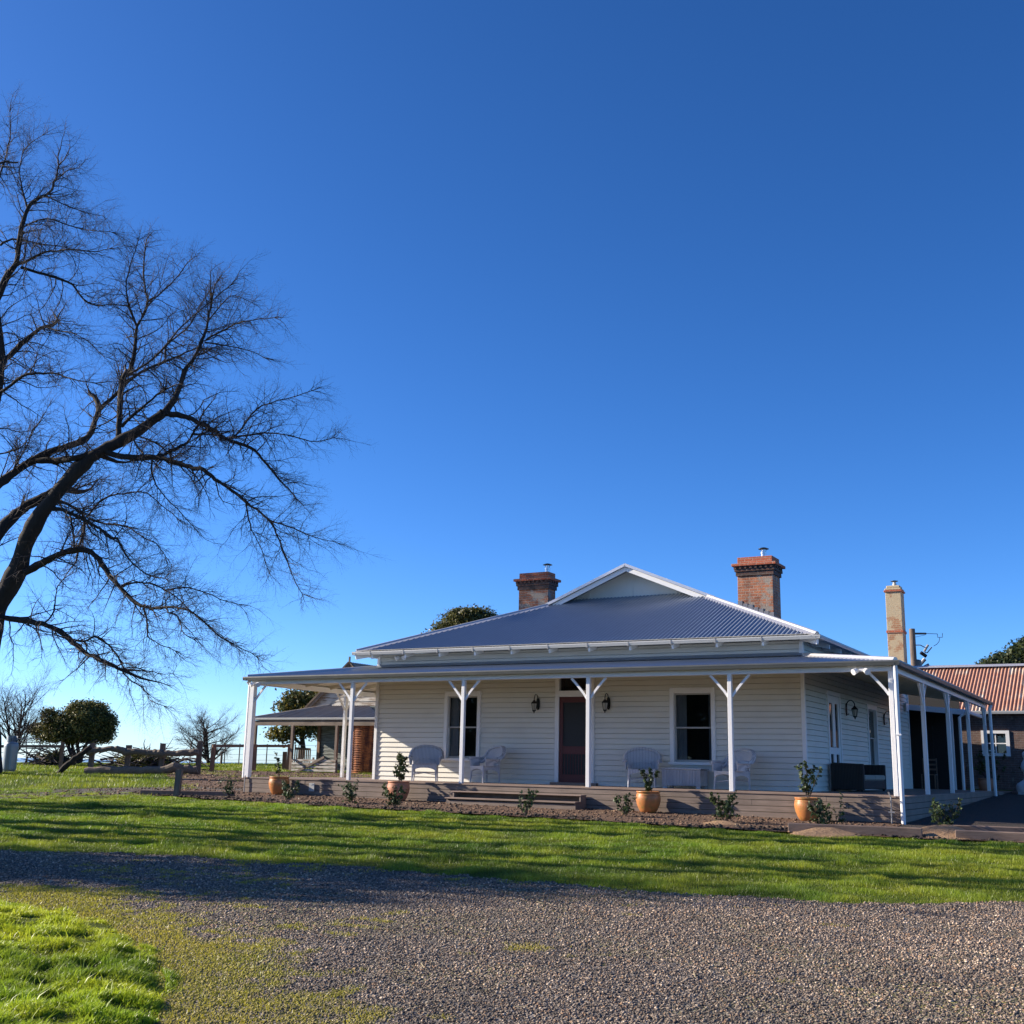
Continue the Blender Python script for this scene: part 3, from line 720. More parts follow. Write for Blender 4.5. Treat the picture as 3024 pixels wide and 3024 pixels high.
# --- rear lean-to beside the house: low iron roof falling to the right, dark store behind posts
lt = corrugated((-.72, 15.0, 2.42), (0, 1, 0), (-1, 0, 0), .10, 3.6, lambda y: 5.6)
LT = lt.build('lean_to_roof', M['oldiron'], H)
MB().bar((-.62, 15.0, 2.35), (-4.9, 15.0, 2.77), .05, .17).build('lean_to_beam', M['white'], H)
g = MB(); gutter(g, (-.66, 14.9, 2.44), (-.66, 18.6, 2.44), (1, 0, 0), .11, .1); g.build('lean_to_gutter', M['white'], LT)
for x in (-1.16,): MB().box(x-.05, x+.05, 14.96, 15.06, -.05, 2.42).build('lean_to_post', M['white'], H, bevel=.004)
MB().tube([(-.90, 14.98, -.1), (-.90, 14.98, 2.2), (-.72, 14.98, 2.34)], .045, 12).build('downpipe', M['white'], H)
MB().box(-6.4, -1.3, 17.9, 18.0, -.1, 3.3).box(-6.4, -6.3, 14.6, 17.9, -.1, 3.3).build('lean_to_wall', M['dark'], H)
MB().box(-3.0, -2.2, 17.86, 17.895, -.05, 2.05).build('lean_to_door', M['dark'], H)
MB().box(-6, 0.2, 14.1, 18.0, -.12, -.03).build('lean_to_floor', M['deck'], H)
# ================================================================== FOLIAGE AND TREES
def tubes_np(polys, k=4):
    """polys: list of (pts (n,3), radii (n,)) -> V, F"""
    Vs = []; Fs = []; base = 0
    ang = np.arange(k)*2*PI/k; ca, sa = np.cos(ang), np.sin(ang)
    for pts, rad in polys:
        n = len(pts); d = np.gradient(pts, axis=0); d /= np.linalg.norm(d, axis=1)[:, None]+1e-9
        ref = np.array([.31, .17, .93]) if abs(d[0][2]) < .8 else np.array([.9, .2, .1])
        u = np.cross(d, ref); u /= np.linalg.norm(u, axis=1)[:, None]+1e-9; w = np.cross(d, u)
        ring = pts[:, None, :]+rad[:, None, None]*(u[:, None, :]*ca[None, :, None]+w[:, None, :]*sa[None, :, None])
        Vs.append(ring.reshape(-1, 3))
        i = np.arange(n-1)[:, None]*k; j = np.arange(k)[None, :]; j2 = (j+1) % k
        Fs.append(np.stack([i+j, i+j2, i+k+j2, i+k+j], -1).reshape(-1, 4)+base); base += n*k
    return np.concatenate(Vs), np.concatenate(Fs)
def grow(p, d, L, r, rng, wander=.25, pull=(0, 0, .05), n=None, tip=.25):
    n = n or max(3, int(L/.28)+1); pts = [p]; d = d/np.linalg.norm(d); st = L/(n-1); pull = np.array(pull)
    for i in range(n-1):
        d = d+rng.normal(0, wander, 3)*.5+pull; d /= np.linalg.norm(d); pts.append(pts[-1]+d*st)
    return np.array(pts), np.linspace(r, r*tip, n)
def side_dirs(t, rng, lo, hi):
    t = t/np.linalg.norm(t); v = rng.normal(0, 1, 3); v -= t*v.dot(t); v /= np.linalg.norm(v)+1e-9
    a = math.radians(rng.uniform(lo, hi)); return t*math.cos(a)+v*math.sin(a)
def sprout(parents, rng, spacing, lmin, lmax, rfac, rmax, lo, hi, wander, pull, start=.1, seg=None, tip=.3, flat=1.0):
    out = []
    for pts, rad in parents:
        ds = np.linalg.norm(np.diff(pts, axis=0), axis=1); cum = np.concatenate([[0], np.cumsum(ds)]); L = cum[-1]
        s = L*start+rng.uniform(0, spacing)
        while s < L:
            i = min(np.searchsorted(cum, s)-1, len(ds)-1); i = max(i, 0); f = (s-cum[i])/(ds[i]+1e-9)
            p = pts[i]*(1-f)+pts[i+1]*f; t = pts[i+1]-pts[i]; r = min(rad[i]*rfac, rmax)
            dr = side_dirs(t, rng, lo, hi)
            if flat != 1.0: dr[2] *= flat
            ln = rng.uniform(lmin, lmax)*(1.05-.45*s/L)
            pl = pull(p) if callable(pull) else pull
            out.append(grow(p, dr, ln, r, rng, wander, pl, seg, tip)); s += spacing*rng.uniform(.6, 1.4)
        # terminal shoots
        t = pts[-1]-pts[-2]
        for _ in range(2): out.append(grow(pts[-1], side_dirs(t, rng, 5, 30), rng.uniform(lmin, lmax)*.7, rad[-1], rng, wander, pull(pts[-1]) if callable(pull) else pull, seg, tip))
    return out
def leaf_cards(P, N, size, rng, up=.3, aspect=.55, fold=0.0):
    """a rhombic leaf at each point, roughly facing N"""
    n = len(P); nn = N+rng.normal(0, .55, (n, 3)); nn /= np.linalg.norm(nn, axis=1)[:, None]+1e-9
    a = np.cross(nn, rng.normal(0, 1, (n, 3))); a /= np.linalg.norm(a, axis=1)[:, None]+1e-9; b = np.cross(nn, a)
    s = size*rng.uniform(.6, 1.35, n)[:, None]
    V = np.stack([P-a*s*.5, P+b*s*aspect*.5-a*s*.05, P+a*s*.5, P-b*s*aspect*.5-a*s*.05], 1).reshape(-1, 3)
    F = np.arange(n*4).reshape(-1, 4); return V, F
def leaf_crown(name, blobs, n, size, cols, parent, rng, clump=.35, mat='leaf', inner=.55, per=14):
    """blobs: (centre, radii). Leaves grow in small tufts through the outer shell of every blob."""
    extra = []
    for c_, r_ in blobs:
        for _ in range(4):
            v_ = rng.normal(0, 1, 3); v_ /= np.linalg.norm(v_); v_[2] = v_[2]*.6+.25
            extra.append((np.array(c_)+v_*np.array(r_)*.82, tuple(np.array(r_)*rng.uniform(.28, .46))))
    blobs = list(blobs)+extra
    vol = np.array([b[1][0]*b[1][1]+b[1][1]*b[1][2] for b in blobs]); pr = vol/vol.sum()
    nt = n//per; which = rng.choice(len(blobs), nt, p=pr)
    dirs = rng.normal(0, 1, (nt, 3)); dirs /= np.linalg.norm(dirs, axis=1)[:, None]
    rr = inner+(1-inner)*rng.uniform(0, 1, nt)**.6
    rr *= 1+.10*np.sin(dirs[:, 0]*7+which)*np.sin(dirs[:, 1]*6+dirs[:, 2]*8)
    C = np.array([b[0] for b in blobs])[which]; R_ = np.array([b[1] for b in blobs])[which]
    T = C+dirs*R_*rr[:, None]
    P = (T[:, None, :]+rng.normal(0, clump, (nt, per, 3))*np.array([1, 1, .75])).reshape(-1, 3)
    N = np.repeat(dirs*.6+np.array([0, 0, .5]), per, 0)
    V, F = leaf_cards(P, N, size, rng)
    cols = np.array(cols); ci = rng.choice(len(cols), nt); base = cols[ci]*rng.uniform(.75, 1.25, (nt, 1))
    c = np.repeat(np.repeat(base, per, 0)*rng.uniform(.8, 1.2, (nt*per, 1)), 4, 0)
    return mesh_np(name, V, F, M[mat], parent, col=c)

# ---- the big bare elm at the left edge: limbs follow the photograph, each at its own depth
ZO = lambda pts: [(x/1.84, 1100+y/1.84) for x, y in pts]
ZU = lambda pts: [(x/1.84, 300+y/1.84) for x, y in pts]
LIMBS = [  # (points, start width px, end width px, depth drift m)
 (ZO([(-82,2180),(-82,1900),(-76,1700),(-64,1500),(-46,1340),(-8,1262),(70,1130),(110,1040),(130,940),(180,840),(240,740),(330,630),(430,520),(520,440),(620,390),(720,340),(820,270),(890,220)]), 150, 46, 0),
 (ZO([(890,220),(950,150),(970,100),(990,40),(1010,-25),(1060,-80),(1090,-160),(1120,-215),(1130,-300),(1150,-380)]), 36, 10, 2),
 (ZO([(890,222),(960,230),(1040,250),(1100,280),(1170,320),(1240,372),(1340,395),(1400,432),(1440,490),(1500,560),(1570,640),(1610,680)]), 34, 6, -2.5),
 (ZO([(1240,370),(1300,330),(1350,250),(1400,190),(1480,160),(1570,140),(1690,100)]), 14, 4, 1),
 (ZO([(1260,355),(1400,328),(1500,330),(1620,350),(1720,385),(1815,352)]), 12, 4, -1),
 (ZO([(-62,1000),(0,850),(60,795),(150,720),(220,690),(290,655),(340,625)]), 60, 50, 2),
 (ZO([(-70,660),(0,600),(80,540),(170,480),(250,440),(350,410),(420,380),(490,352),(518,260),(545,185),(512,128)]), 52, 26, 3),
 (ZO([(545,195),(560,180),(620,130),(680,60),(750,5),(850,-40),(920,-65),(1010,-110),(1060,-130)]), 26, 8, 2),
 (ZO([(170,482),(250,478),(330,480),(420,462),(505,440)]), 32, 34, -1),
 (ZO([(560,425),(620,452),(740,465),(850,458),(920,475),(1020,510),(1060,525),(1110,520),(1150,570),(1210,610),(1280,650),(1340,710),(1420,760),(1470,810),(1500,870),(1530,950),(1560,1020),(1590,1110),(1640,1200)]), 36, 4, -4),
 (ZO([(1340,710),(1345,800),(1380,880),(1430,970),(1450,1060)]), 10, 3, 1),
 (ZO([(1465,805),(1560,830),(1680,890),(1810,920)]), 10, 3, -1.5),
 (ZO([(850,458),(910,437),(970,408),(1020,385),(1050,330),(1080,280),(1102,218)]), 22, 9, 1),
 (ZO([(1055,335),(1120,332),(1190,345)]), 12, 8, -1),
 (ZO([(100,1100),(150,1080),(230,1035),(310,990),(400,963),(480,962),(530,1000),(560,1060),(610,1120),(660,1180),(720,1240),(780,1277),(850,1282),(910,1275),(1000,1275),(1080,1325),(1180,1430),(1290,1490),(1390,1540)]), 46, 4, -5),
 (ZO([(660,1170),(700,1145),(760,1138),(830,1150),(900,1182),(960,1220),(1020,1280),(1100,1350),(1230,1450)]), 14, 4, 1.5),
 (ZO([(900,1182),(1000,1165),(1090,1185),(1200,1235),(1300,1260)]), 10, 3, -1),
 (ZO([(780,1280),(800,1340),(805,1400),(800,1440),(860,1472),(950,1510)]), 13, 4, 1),
 (ZO([(908,1275),(908,1300),(970,1320),(980,1380),(1000,1420),(1050,1445)]), 12, 4, -1),
 (ZO([(-40,1330),(60,1338),(140,1350),(230,1365),(330,1405),(400,1470),(470,1530),(530,1550),(600,1590),(665,1620)]), 34, 20, -3),
 (ZO([(665,1618),(700,1670),(760,1700),(800,1740),(820,1790),(890,1812)]), 10, 3, -1),
 (ZO([(665,1610),(720,1600),(790,1615),(860,1640),(940,1635)]), 9, 3, 1),
 (ZO([(410,1455),(460,1465),(520,1425),(560,1460),(600,1490),(650,1550),(665,1600)]), 13, 9, 1),
 (ZO([(240,1360),(290,1320),(300,1250),(305,1180),(330,1135),(370,1100),(420,1080)]), 11, 3, 1.5),
 (ZO([(280,738),(340,745),(420,780),(470,810),(530,840),(570,870),(600,905),(640,890),(655,940),(690,1000),(760,1080),(840,1110),(900,1122)]), 24, 5, -2),
 (ZO([(300,702),(360,710),(430,750),(462,795)]), 18, 12, 2),
 (ZO([(470,790),(520,720),(570,680),(640,662),(740,648),(800,650),(880,720),(960,790)]), 14, 4, 1.5),
 (ZO([(460,795),(458,870),(430,942)]), 18, 14, -1),
 (ZO([(400,960),(402,880),(385,795)]), 12, 9, 1),
 (ZO([(345,650),(420,630),(470,612),(540,580)]), 14, 5, 2),
 (ZO([(480,795),(580,825),(650,830),(700,842),(760,880),(850,925),(900,1000)]), 14, 4, -2),
 (ZO([(640,380),(645,300),(650,200),(655,120),(665,50),(680,10)]), 34, 26, 2),
 (ZO([(660,290),(740,220),(830,140),(900,90)]), 18, 10, -1.5),
 (ZO([(830,470),(822,540),(850,610),(900,680),(960,740),(1040,830)]), 12, 4, -1.5),
 (ZO([(720,345),(740,400),(780,440)]), 12, 8, -1),
 (ZO([(760,350),(860,390),(920,440)]), 10, 8, 1),
 (ZU([(680,1500),(720,1440),(738,1300),(740,1220),(790,1140),(805,1080),(785,1000),(778,900),(790,780)]), 24, 6, 2),
 (ZU([(740,1215),(700,1120),(682,1000),(705,900),(750,760)]), 14, 4, -2),
 (ZU([(900,1390),(892,1330),(960,1280),(1020,1230),(1060,1170),(1100,1080),(1180,980)]), 14, 4, 2),
 (ZU([(1120,1290),(1200,1250),(1300,1200),(1400,1180),(1490,1175)]), 12, 4, -2),
 (ZU([(1110,1310),(1200,1320),(1320,1340),(1440,1390)]), 10, 3, 1),
 (ZU([(800,1090),(880,1040),(960,960),(1010,880),(1060,840)]), 11, 3, -1),
 (ZU([(1130,1200),(1200,1100),(1260,1040),(1370,1090)]), 9, 3, 1),
 (ZU([(700,1480),(800,1430),(900,1330),(1000,1200),(1120,1110),(1250,1000)]), 16, 4, -3),
 # upper left limb, coming in from beyond the picture edge
 (ZU([(-60,1900),(-10,1560),(5,1420),(50,1385),(120,1310),(180,1260),(230,1222),(290,1220),(310,1180)]), 46, 12, 3),
 (ZU([(230,1222),(300,1245),(400,1255),(480,1300),(560,1380)]), 10, 3, -2),
 (ZU([(10,1410),(-5,1300),(-10,1180),(-25,1080),(30,960),(90,885),(100,800),(112,680),(150,580),(190,530),(250,512),(285,480),(300,420),(320,350)]), 48, 8, 2),
 (ZU([(90,890),(160,862),(230,815),(300,812),(400,800),(510,820),(590,800)]), 18, 4, -2),
 (ZU([(110,900),(210,930),(300,955),(400,985),(450,1080),(520,1110),(620,1100),(690,1112)]), 18, 5, 2),
 (ZU([(-40,1610),(60,1540),(150,1472),(240,1482),(300,1470),(350,1500),(440,1520),(520,1530)]), 20, 4, -2),
 (ZU([(150,590),(120,480),(100,380),(130,250),(230,180)]), 12, 3, 2),
 (ZU([(0,780),(60,740),(200,770),(350,790)]), 14, 4, 1),
 (ZU([(100,330),(0,320),(-60,420)]), 10, 14, 0),
 (ZU([(-30,500),(20,330),(60,200),(55,60)]), 14, 3, 0),
 (ZU([(250,512),(350,560),(450,600),(560,620)]), 9, 3, 1.5),
 (ZU([(300,420),(370,370),(430,360)]), 6, 3, -1),
 (ZU([(110,690),(250,620),(380,680),(500,700),(610,710)]), 11, 3, -1.5),
 (ZO([(60,545),(150,400),(165,330),(230,250),(260,190)]), 9, 3, 1.5),
 (ZO([(0,440),(110,420),(160,350)]), 9, 6, 0),
]
D_TREE = 39.5
E_POS = at(-30, 2284, D_TREE); E_POS[2] = zg1(E_POS[0], E_POS[1])
elm = thing('elm_tree', 'huge leafless tree with spreading dark limbs, its trunk at the left edge', 'tree', tuple(E_POS))
def make_elm():
    rng = np.random.default_rng(11); placed = []; limbs = []
    for pts, w0, w1, dr in LIMBS:
        px, py = pts[0]; D0_ = D_TREE
        if placed:
            d2 = [(q[0]-px)**2+(q[1]-py)**2 for q in placed]; j = int(np.argmin(d2))
            if d2[j] < 90**2: D0_ = placed[j][2]
        pts = np.array(pts); n = len(pts)
        # resample smoothly
        t = np.arange(n); tt = np.linspace(0, n-1, (n-1)*3+1)
        xs = np.interp(tt, t, pts[:, 0]); ys = np.interp(tt, t, pts[:, 1])
        for _ in range(2):
            xs[1:-1] = (xs[:-2]+2*xs[1:-1]+xs[2:])/4; ys[1:-1] = (ys[:-2]+2*ys[1:-1]+ys[2:])/4
        f = tt/(n-1); Ds = D0_+dr*f**1.2+.35*np.sin(f*9+px)*f
        w = 1.02*(w0+(w1-w0)*f**.8)/1.84
        P3 = np.array([at(x, y, D) for x, y, D in zip(xs, ys, Ds)]); P3 += rng.normal(0, .012, P3.shape)
        rad = .5*w*Ds/FPX*(1+.10*np.sin(tt*2.3+px)+rng.normal(0, .04, len(tt)))
        limbs.append((P3, rad)); placed += [(x, y, D) for x, y, D in zip(xs, ys, Ds)]
    # root flare on the trunk
    P0, r0 = limbs[0]; m = P0[:, 2] < E_POS[2]+1.3
    r0[m] *= 1+.22*np.clip(1-(P0[m, 2]-E_POS[2])/1.3, 0, 1.3)**2
    V, F = tubes_np([l for l in limbs if l[1][0] > .06], 10); mesh_np('trunk', V, F, M['bark'], elm, smooth=True)
    cen = at(-120, 1500, D_TREE)
    def pull(p):
        o = p-cen; o /= np.linalg.norm(o)+1e-9; return o*.04+np.array([0, 0, -.03])
    thin = [l for l in limbs if l[1][0] <= .06]
    par = limbs[1:]
    l2 = sprout(par, rng, .18, .6, 2.0, .45, .026, 35, 80, .42, pull, .05)
    l3 = sprout(l2+[l for l in limbs if l[1][-1] < .04], rng, .17, .35, .95, .6, .010, 30, 70, .42, pull, .1)
    l4 = sprout(l3, rng, .12, .15, .42, .7, .005, 30, 65, .35, pull, .15, 3, .5)
    V1, F1 = tubes_np(thin+l2, 5); V2, F2 = tubes_np(l3, 3); V3, F3 = tubes_np(l4, 3)
    V = np.concatenate([V1, V2, V3]); F = np.concatenate([F1, F2+len(V1), F3+len(V1)+len(V2)])
    mesh_np('crown', V, F, M['twig'], elm)
    print('elm', len(l2), len(l3), len(l4))
make_elm()

def bare_tree(name, label, pos, height, spread, rng, trunks=1, r0=.3, fork=.25, lev=(.5, .3, .22), group=None, rmin=.006, upright=.5, nb=7, thick=1.0, lean=None, twigs=True):
    t = thing(name, label, 'tree', tuple(pos), group); pos = np.array(pos, float); main = []
    for k in range(trunks):
        a = rng.uniform(0, 2*PI) if trunks > 1 else 0
        d = np.array([math.cos(a)*.35, math.sin(a)*.35, 1.0]) if trunks > 1 else np.array([lean[0], lean[1], 1.0] if lean else [.04, .03, 1.0])
        main.append(grow(pos-np.array([0, 0, .15]), d, height*(.55 if trunks > 1 else .8), r0, rng, .05 if lean else .10, (0, 0, .0 if lean else .05), 14, .3))
    limbs = []
    for pts, rad in main:
        n = len(pts)
        for b in range(nb):
            i = int(n*(fork+(1-fork)*b/nb)); i = min(i, n-2); a = rng.uniform(0, 2*PI) if b % 2 else (b*2.4)
            up = upright*rng.uniform(.6, 1.3); d = np.array([math.cos(a), math.sin(a), up])
            limbs.append(grow(pts[i], d, spread*rng.uniform(.7, 1.1)*(1-.35*b/nb), rad[i]*.62, rng, .20, (0, 0, .03), None, .25))
    s = spread/6
    l1 = sprout(limbs+[m for m in main], rng, lev[0]*s*2, .35*spread*.5, .35*spread, .5, .05*thick, 25, 65, .25, (0, 0, .03), .25)
    l2 = sprout(l1, rng, lev[1]*s*1.6, .12*spread, .24*spread, .6, .02*thick, 25, 60, .3, (0, 0, .02), .1)
    l3 = sprout(l2, rng, lev[2]*s*1.6, .05*spread, .11*spread, .7, .010*thick, 25, 60, .3, (0, 0, .01), .15, 3, .5)
    V, F = tubes_np(main+limbs, 8); mesh_np('trunk', V, F, M['bark'], t, smooth=True)
    V1, F1 = tubes_np(l1, 5); V2, F2 = tubes_np(l2+(l3 if twigs else []), 3)
    mesh_np('crown', np.concatenate([V1, V2]), np.concatenate([F1, F2+len(V1)]), M['twig'], t); return t
def gpos(x, y): return np.array([x, y, zg1(x, y)])
# bare shrubs-trees by the paddock fence
p = at(617, 2255, 55.2); p[2] = zg1(p[0], p[1])
bare_tree('bare_tree', 'small leafless spreading tree behind the post and rail fence beside the verandah', p, 3.9, 2.0, np.random.default_rng(5), 2, .085, .12, (.22, .16, .13), upright=.6, nb=11, thick=.55)
p = at(38, 2252, 50.5); p[2] = zg1(p[0], p[1])
bare_tree('bare_tree', 'pale leafless tree with whippy upright shoots behind the gas cylinder', p, 5.2, 2.4, np.random.default_rng(8), 3, .075, .15, (.26, .18, .14), upright=1.1, nb=9, thick=.55)
# tall bare trees out of the picture to the left; their limbs throw the long shadows on the lawn
SHADE = [((-33, -9.6), 25, 3.4, 21, .36, -.30, 1), ((-36, -10.6), 26, 3.4, 27, .30, -.22, 1), ((-29, -10.4), 22, 2.6, 22, .44, -.25, 0), ((-25, -11.6), 20, 3.0, 23, .26, -.32, 1), ((-31, -13.6), 24, 2.6, 24, .42, -.26, 0), ((-23, -14.0), 19, 3.0, 25, .24, -.22, 1)]
for (x, y), h, sp, sd, r0, ln_, tw in SHADE:
    bare_tree('bare_tree', 'tall leafless roadside tree standing left of the lawn', gpos(x, y), h, sp, np.random.default_rng(sd), 1, r0, .30, (1.0, .8, .6), 'bare trees left of the lawn', upright=1.1, nb=8, thick=1.2, lean=(0, ln_), twigs=bool(tw))

# ---- evergreen trees
rng = np.random.default_rng(3)
SHADE_TREE = (-24.5, -19.0)
DK = [(.05, .06, .018), (.11, .115, .028), (.20, .185, .045), (.32, .28, .08)]
def px_blobs(items, D, dr=.9):
    out = []
    for x, y, rx, ry, dd in items:
        c = at(x, y, D+dd); s = (D+dd)/FPX; out.append((c, (rx*s, rx*s*dr, ry*s)))
    return out
p = at(232, 2256, 52.3); p[2] = zg1(p[0], p[1])
eg = thing('evergreen_tree', 'dense dark round-headed evergreen tree behind the log fence', 'tree', tuple(p))
bl = px_blobs([(255,2128,62,44,0),(290,2138,48,52,.3),(215,2135,55,42,-.4),(165,2145,42,36,-.2),(128,2162,38,32,0),(310,2165,28,26,.2),(240,2092,40,20,0),(275,2096,36,22,.3),(150,2112,26,16,-.3),(200,2172,70,20,0),(280,2176,48,16,0),(318,2130,22,24,0)], 52.3)
leaf_crown('crown', bl, 52000, .105, DK, eg, rng, .12, 'gum', .5)
tr = []
for x, y, k in ((200,2190,1),(232,2180,0),(262,2185,1),(215,2195,0),(190,2180,1)):
    a = p+np.array([rng.normal(0, .15), rng.normal(0, .15), -.05]); b = at(x, y, 52.3)
    n = 8; f = np.linspace(0, 1, n)[:, None]; pts = a+(b-a)*f**.9; pts[:, 0] += .06*np.sin(f[:, 0]*6+k); tr.append((pts, np.linspace(.11, .06, n)))
V, F = tubes_np(tr, 8); mesh_np('trunk', V, F, M['bark'], eg, smooth=True)
p = at(1390, 2250, 60); p[2] = zg1(p[0], p[1])
dt = thing('evergreen_tree', 'domed olive green tree rising behind the homestead roof', 'tree', tuple(p))
bl = px_blobs([(1380,1850,62,48,0),(1335,1860,48,44,0),(1425,1845,58,40,.5),(1305,1880,34,34,-.2),(1460,1862,34,32,.3),(1370,1822,40,22,0),(1420,1818,40,20,.3),(1400,1920,120,60,0)], 60)
leaf_crown('crown', bl, 46000, .15, [(.055,.065,.018),(.085,.092,.024),(.13,.125,.035),(.17,.155,.05)], dt, rng, .17, 'leaf', .5)
V, F = tubes_np([(np.array([p-[0,0,.2], p+[.1,0,2], at(1385,1930,60)]), np.array([.3,.24,.15]))], 8); mesh_np('trunk', V, F, M['bark'], dt, smooth=True)
p = at(880, 2262, 58); p[2] = zg1(p[0], p[1])
lq = thing('evergreen_tree', 'yellowing broad-leaved tree behind the old cottage', 'tree', tuple(p))
bl = px_blobs([(865,2075,42,24,0),(905,2062,48,24,0),(945,2062,36,20,.3),(850,2092,26,16,0),(900,2095,42,18,0),(820,2165,24,12,-.2),(860,2155,28,13,0),(900,2160,28,14,0),(845,2180,18,10,0),(915,2140,22,14,0),(960,2150,40,30,1)], 58)
leaf_crown('crown', bl, 11000, .17, [(.07,.085,.02),(.12,.12,.028),(.22,.17,.035),(.05,.065,.018)], lq, rng, .22, 'leaf', .35, 10)
V, F = tubes_np([(np.array([p-[0,0,.2], at(895,2210,58), at(890,2150,58), at(880,2090,58)]), np.array([.17,.14,.10,.04])), (np.array([at(893,2200,58), at(850,2168,58), at(825,2168,58)]), np.array([.08,.05,.02]))], 7); mesh_np('trunk', V, F, M['bark'], lq, smooth=True)
p = at(3010, 2300, 62); p[2] = zg1(p[0], p[1])
cf = thing('conifer_tree', 'dark conifer rising behind the rusty iron roof', 'tree', tuple(p))
bl = px_blobs([(3010,1945,62,30,0),(2960,1962,50,24,0),(3050,1930,60,36,0),(2930,1972,30,14,0),(3000,1990,110,40,0),(3040,1905,30,16,0)], 62, .9)
leaf_crown('crown', bl, 30000, .20, [(.028,.045,.016),(.045,.062,.020),(.075,.088,.028)], cf, rng, .20, 'leaf', .4)
V, F = tubes_np([(np.array([p-[0,0,.2], p+[0,0,3.5], at(3015,1930,62)]), np.array([.35,.25,.06]))], 8); mesh_np('trunk', V, F, M['bark'], cf, smooth=True)

p = gpos(*SHADE_TREE); tt = thing('evergreen_tree', 'leafy tree beside the drive left of the grassy island', 'tree', tuple(p))
leaf_crown('crown', [(p+np.array([0, 0, 7.6]), (2.4, 1.7, 2.0)), (p+np.array([.6, .7, 9.4]), (1.9, 1.3, 1.6)), (p+np.array([-.5, -.8, 6.0]), (1.9, 1.3, 1.4)), (p+np.array([.2, .9, 6.6]), (1.6, 1.2, 1.2))], 9000, .24, DK, tt, rng, .30, 'leaf', .1)
V, F = tubes_np([(np.array([p-[0, 0, .2], p+[.1, 0, 4], p+[0, .1, 9.5]]), np.array([.16, .11, .03]))], 8); mesh_np('trunk', V, F, M['bark'], tt, smooth=True)
# dense trees behind the viewpoint, mirrored in the window panes
for k, (x, y, h) in enumerate([(-19, -43, 11), (-26, -41, 13), (-33, -44, 12), (-40, -41, 13), (-47, -43, 12)]):
    p = gpos(x, y); tt = thing('evergreen_tree', 'tall dense evergreen tree in the windbreak behind the viewpoint', 'tree', tuple(p), 'windbreak behind the viewpoint')
    leaf_crown('crown', [(p+np.array([0, 0, h*.5]), (4.6, 3.5, h*.5)), (p+np.array([1.5, .5, h*.35]), (4, 3.5, h*.36)), (p+np.array([-1.8, 0, h*.4]), (3.6, 3.2, h*.4))], 9000, .5, DK, tt, rng, .5, 'leaf', .45)
    V, F = tubes_np([(np.array([p-[0, 0, .2], p+[0, 0, h*.4], p+[0, 0, h*.9]]), np.array([.4, .28, .06]))], 8); mesh_np('trunk', V, F, M['bark'], tt, smooth=True)

# ---- small leafy shrubs
GL = [(.022,.045,.014), (.035,.062,.018), (.055,.085,.026), (.08,.10,.04)]
def shrub(parent, base, h, w, n, rng, leaf=.055, stems=4, cols=GL, name='foliage', low=.15):
    base = np.array(base, float); st = []; pts = []
    for k in range(stems):
        a = rng.uniform(0, 2*PI); d = np.array([math.cos(a)*w/h*.55, math.sin(a)*w/h*.55, 1.0])
        st.append(grow(base-np.array([0, 0, .02]), d, h*rng.uniform(.75, 1.0), .008, rng, .16, (0, 0, .02), 7, .4))
    br = sprout(st, rng, .07, w*.25, w*.55, .7, .004, 30, 70, .2, (0, 0, .03), low, 4, .5)
    allp = st+br; V, F = tubes_np(allp, 4); mesh_np('stem', V, F, M['twig'], parent)
    idx = rng.choice(len(allp), n); ff = rng.uniform(.35, 1.05, n); P = []
    for i, f in zip(idx, ff):
        q = allp[i][0]; s = min(f, .999)*(len(q)-1); j = int(s); P.append(q[j]*(1-(s-j))+q[min(j+1, len(q)-1)]*(s-j))
    P = np.array(P)+rng.normal(0, .015, (n, 3)); N = (P-(base+np.array([0, 0, h*.45]))); N /= np.linalg.norm(N, axis=1)[:, None]+1e-9; N[:, 2] += .3
    V, F = leaf_cards(P, N, leaf, rng, aspect=.6); c = np.array(cols)[rng.choice(len(cols), n)]*rng.uniform(.8, 1.25, (n, 1))
    return mesh_np(name, V, F, M['gum'], parent, col=np.repeat(c, 4, 0))
# ---- terracotta pots with shrubs, standing along the deck front
POT = [(r_*1.10, z_*.86) for r_, z_ in [(.12, 0), (.155, .02), (.20, .10), (.245, .24), (.262, .36), (.262, .42), (.25, .50), (.235, .545), (.252, .55), (.256, .572), (.25, .585), (.222, .585), (.215, .55), (.205, .50)]]
def potted(x, y, sc, label, h, w, n, seed, mat, stems=3, leaf=.075):
    z = zg1(x, y)+.005; t = thing('potted_shrub', label, 'potted plant', (x, y, z), 'terracotta pots along the deck'); r = np.random.default_rng(seed)
    MB().lathe([(a*sc, b*sc) for a, b in POT], (x, y, z), 36).build('pot', mat, t, smooth=True)
    pm = MB()
    for zz in (.42, .398): pm.lathe([(.279*sc-.001, (zz-.008)*sc), (.286*sc, zz*sc), (.278*sc-.001, (zz+.008)*sc)], (x, y, z), 36)
    pm.build('band', mat, t, smooth=True)
    MB().lathe([(.0, .455*sc), (.12*sc, .46*sc), (.232*sc, .45*sc)], (x, y, z), 20).build('soil', M['soil'], t)
    shrub(t, (x, y, z+.44*sc), h, w, n, r, leaf, stems)
potted(-15.05, -.38, .90, 'terracotta pot with a shadowed shrub by the left end of the deck', .60, .24, 160, 1, M['pot'], 2, .07)
potted(-11.30, -.50, .92, 'plain orange terracotta pot with bushy shrub left of the steps', .68, .46, 560, 2, M['pot2'], 4, .078)
potted(-4.98, -.42, .90, 'yellow-orange glazed pot with narrow upright shrub right of the steps', .50, .20, 460, 3, M['pot'], 5, .065)
potted(-1.60, -.48, .90, 'orange glazed pot with open-branched shrub near the right end of the deck', .68, .40, 420, 4, M['pot'], 4, .078)
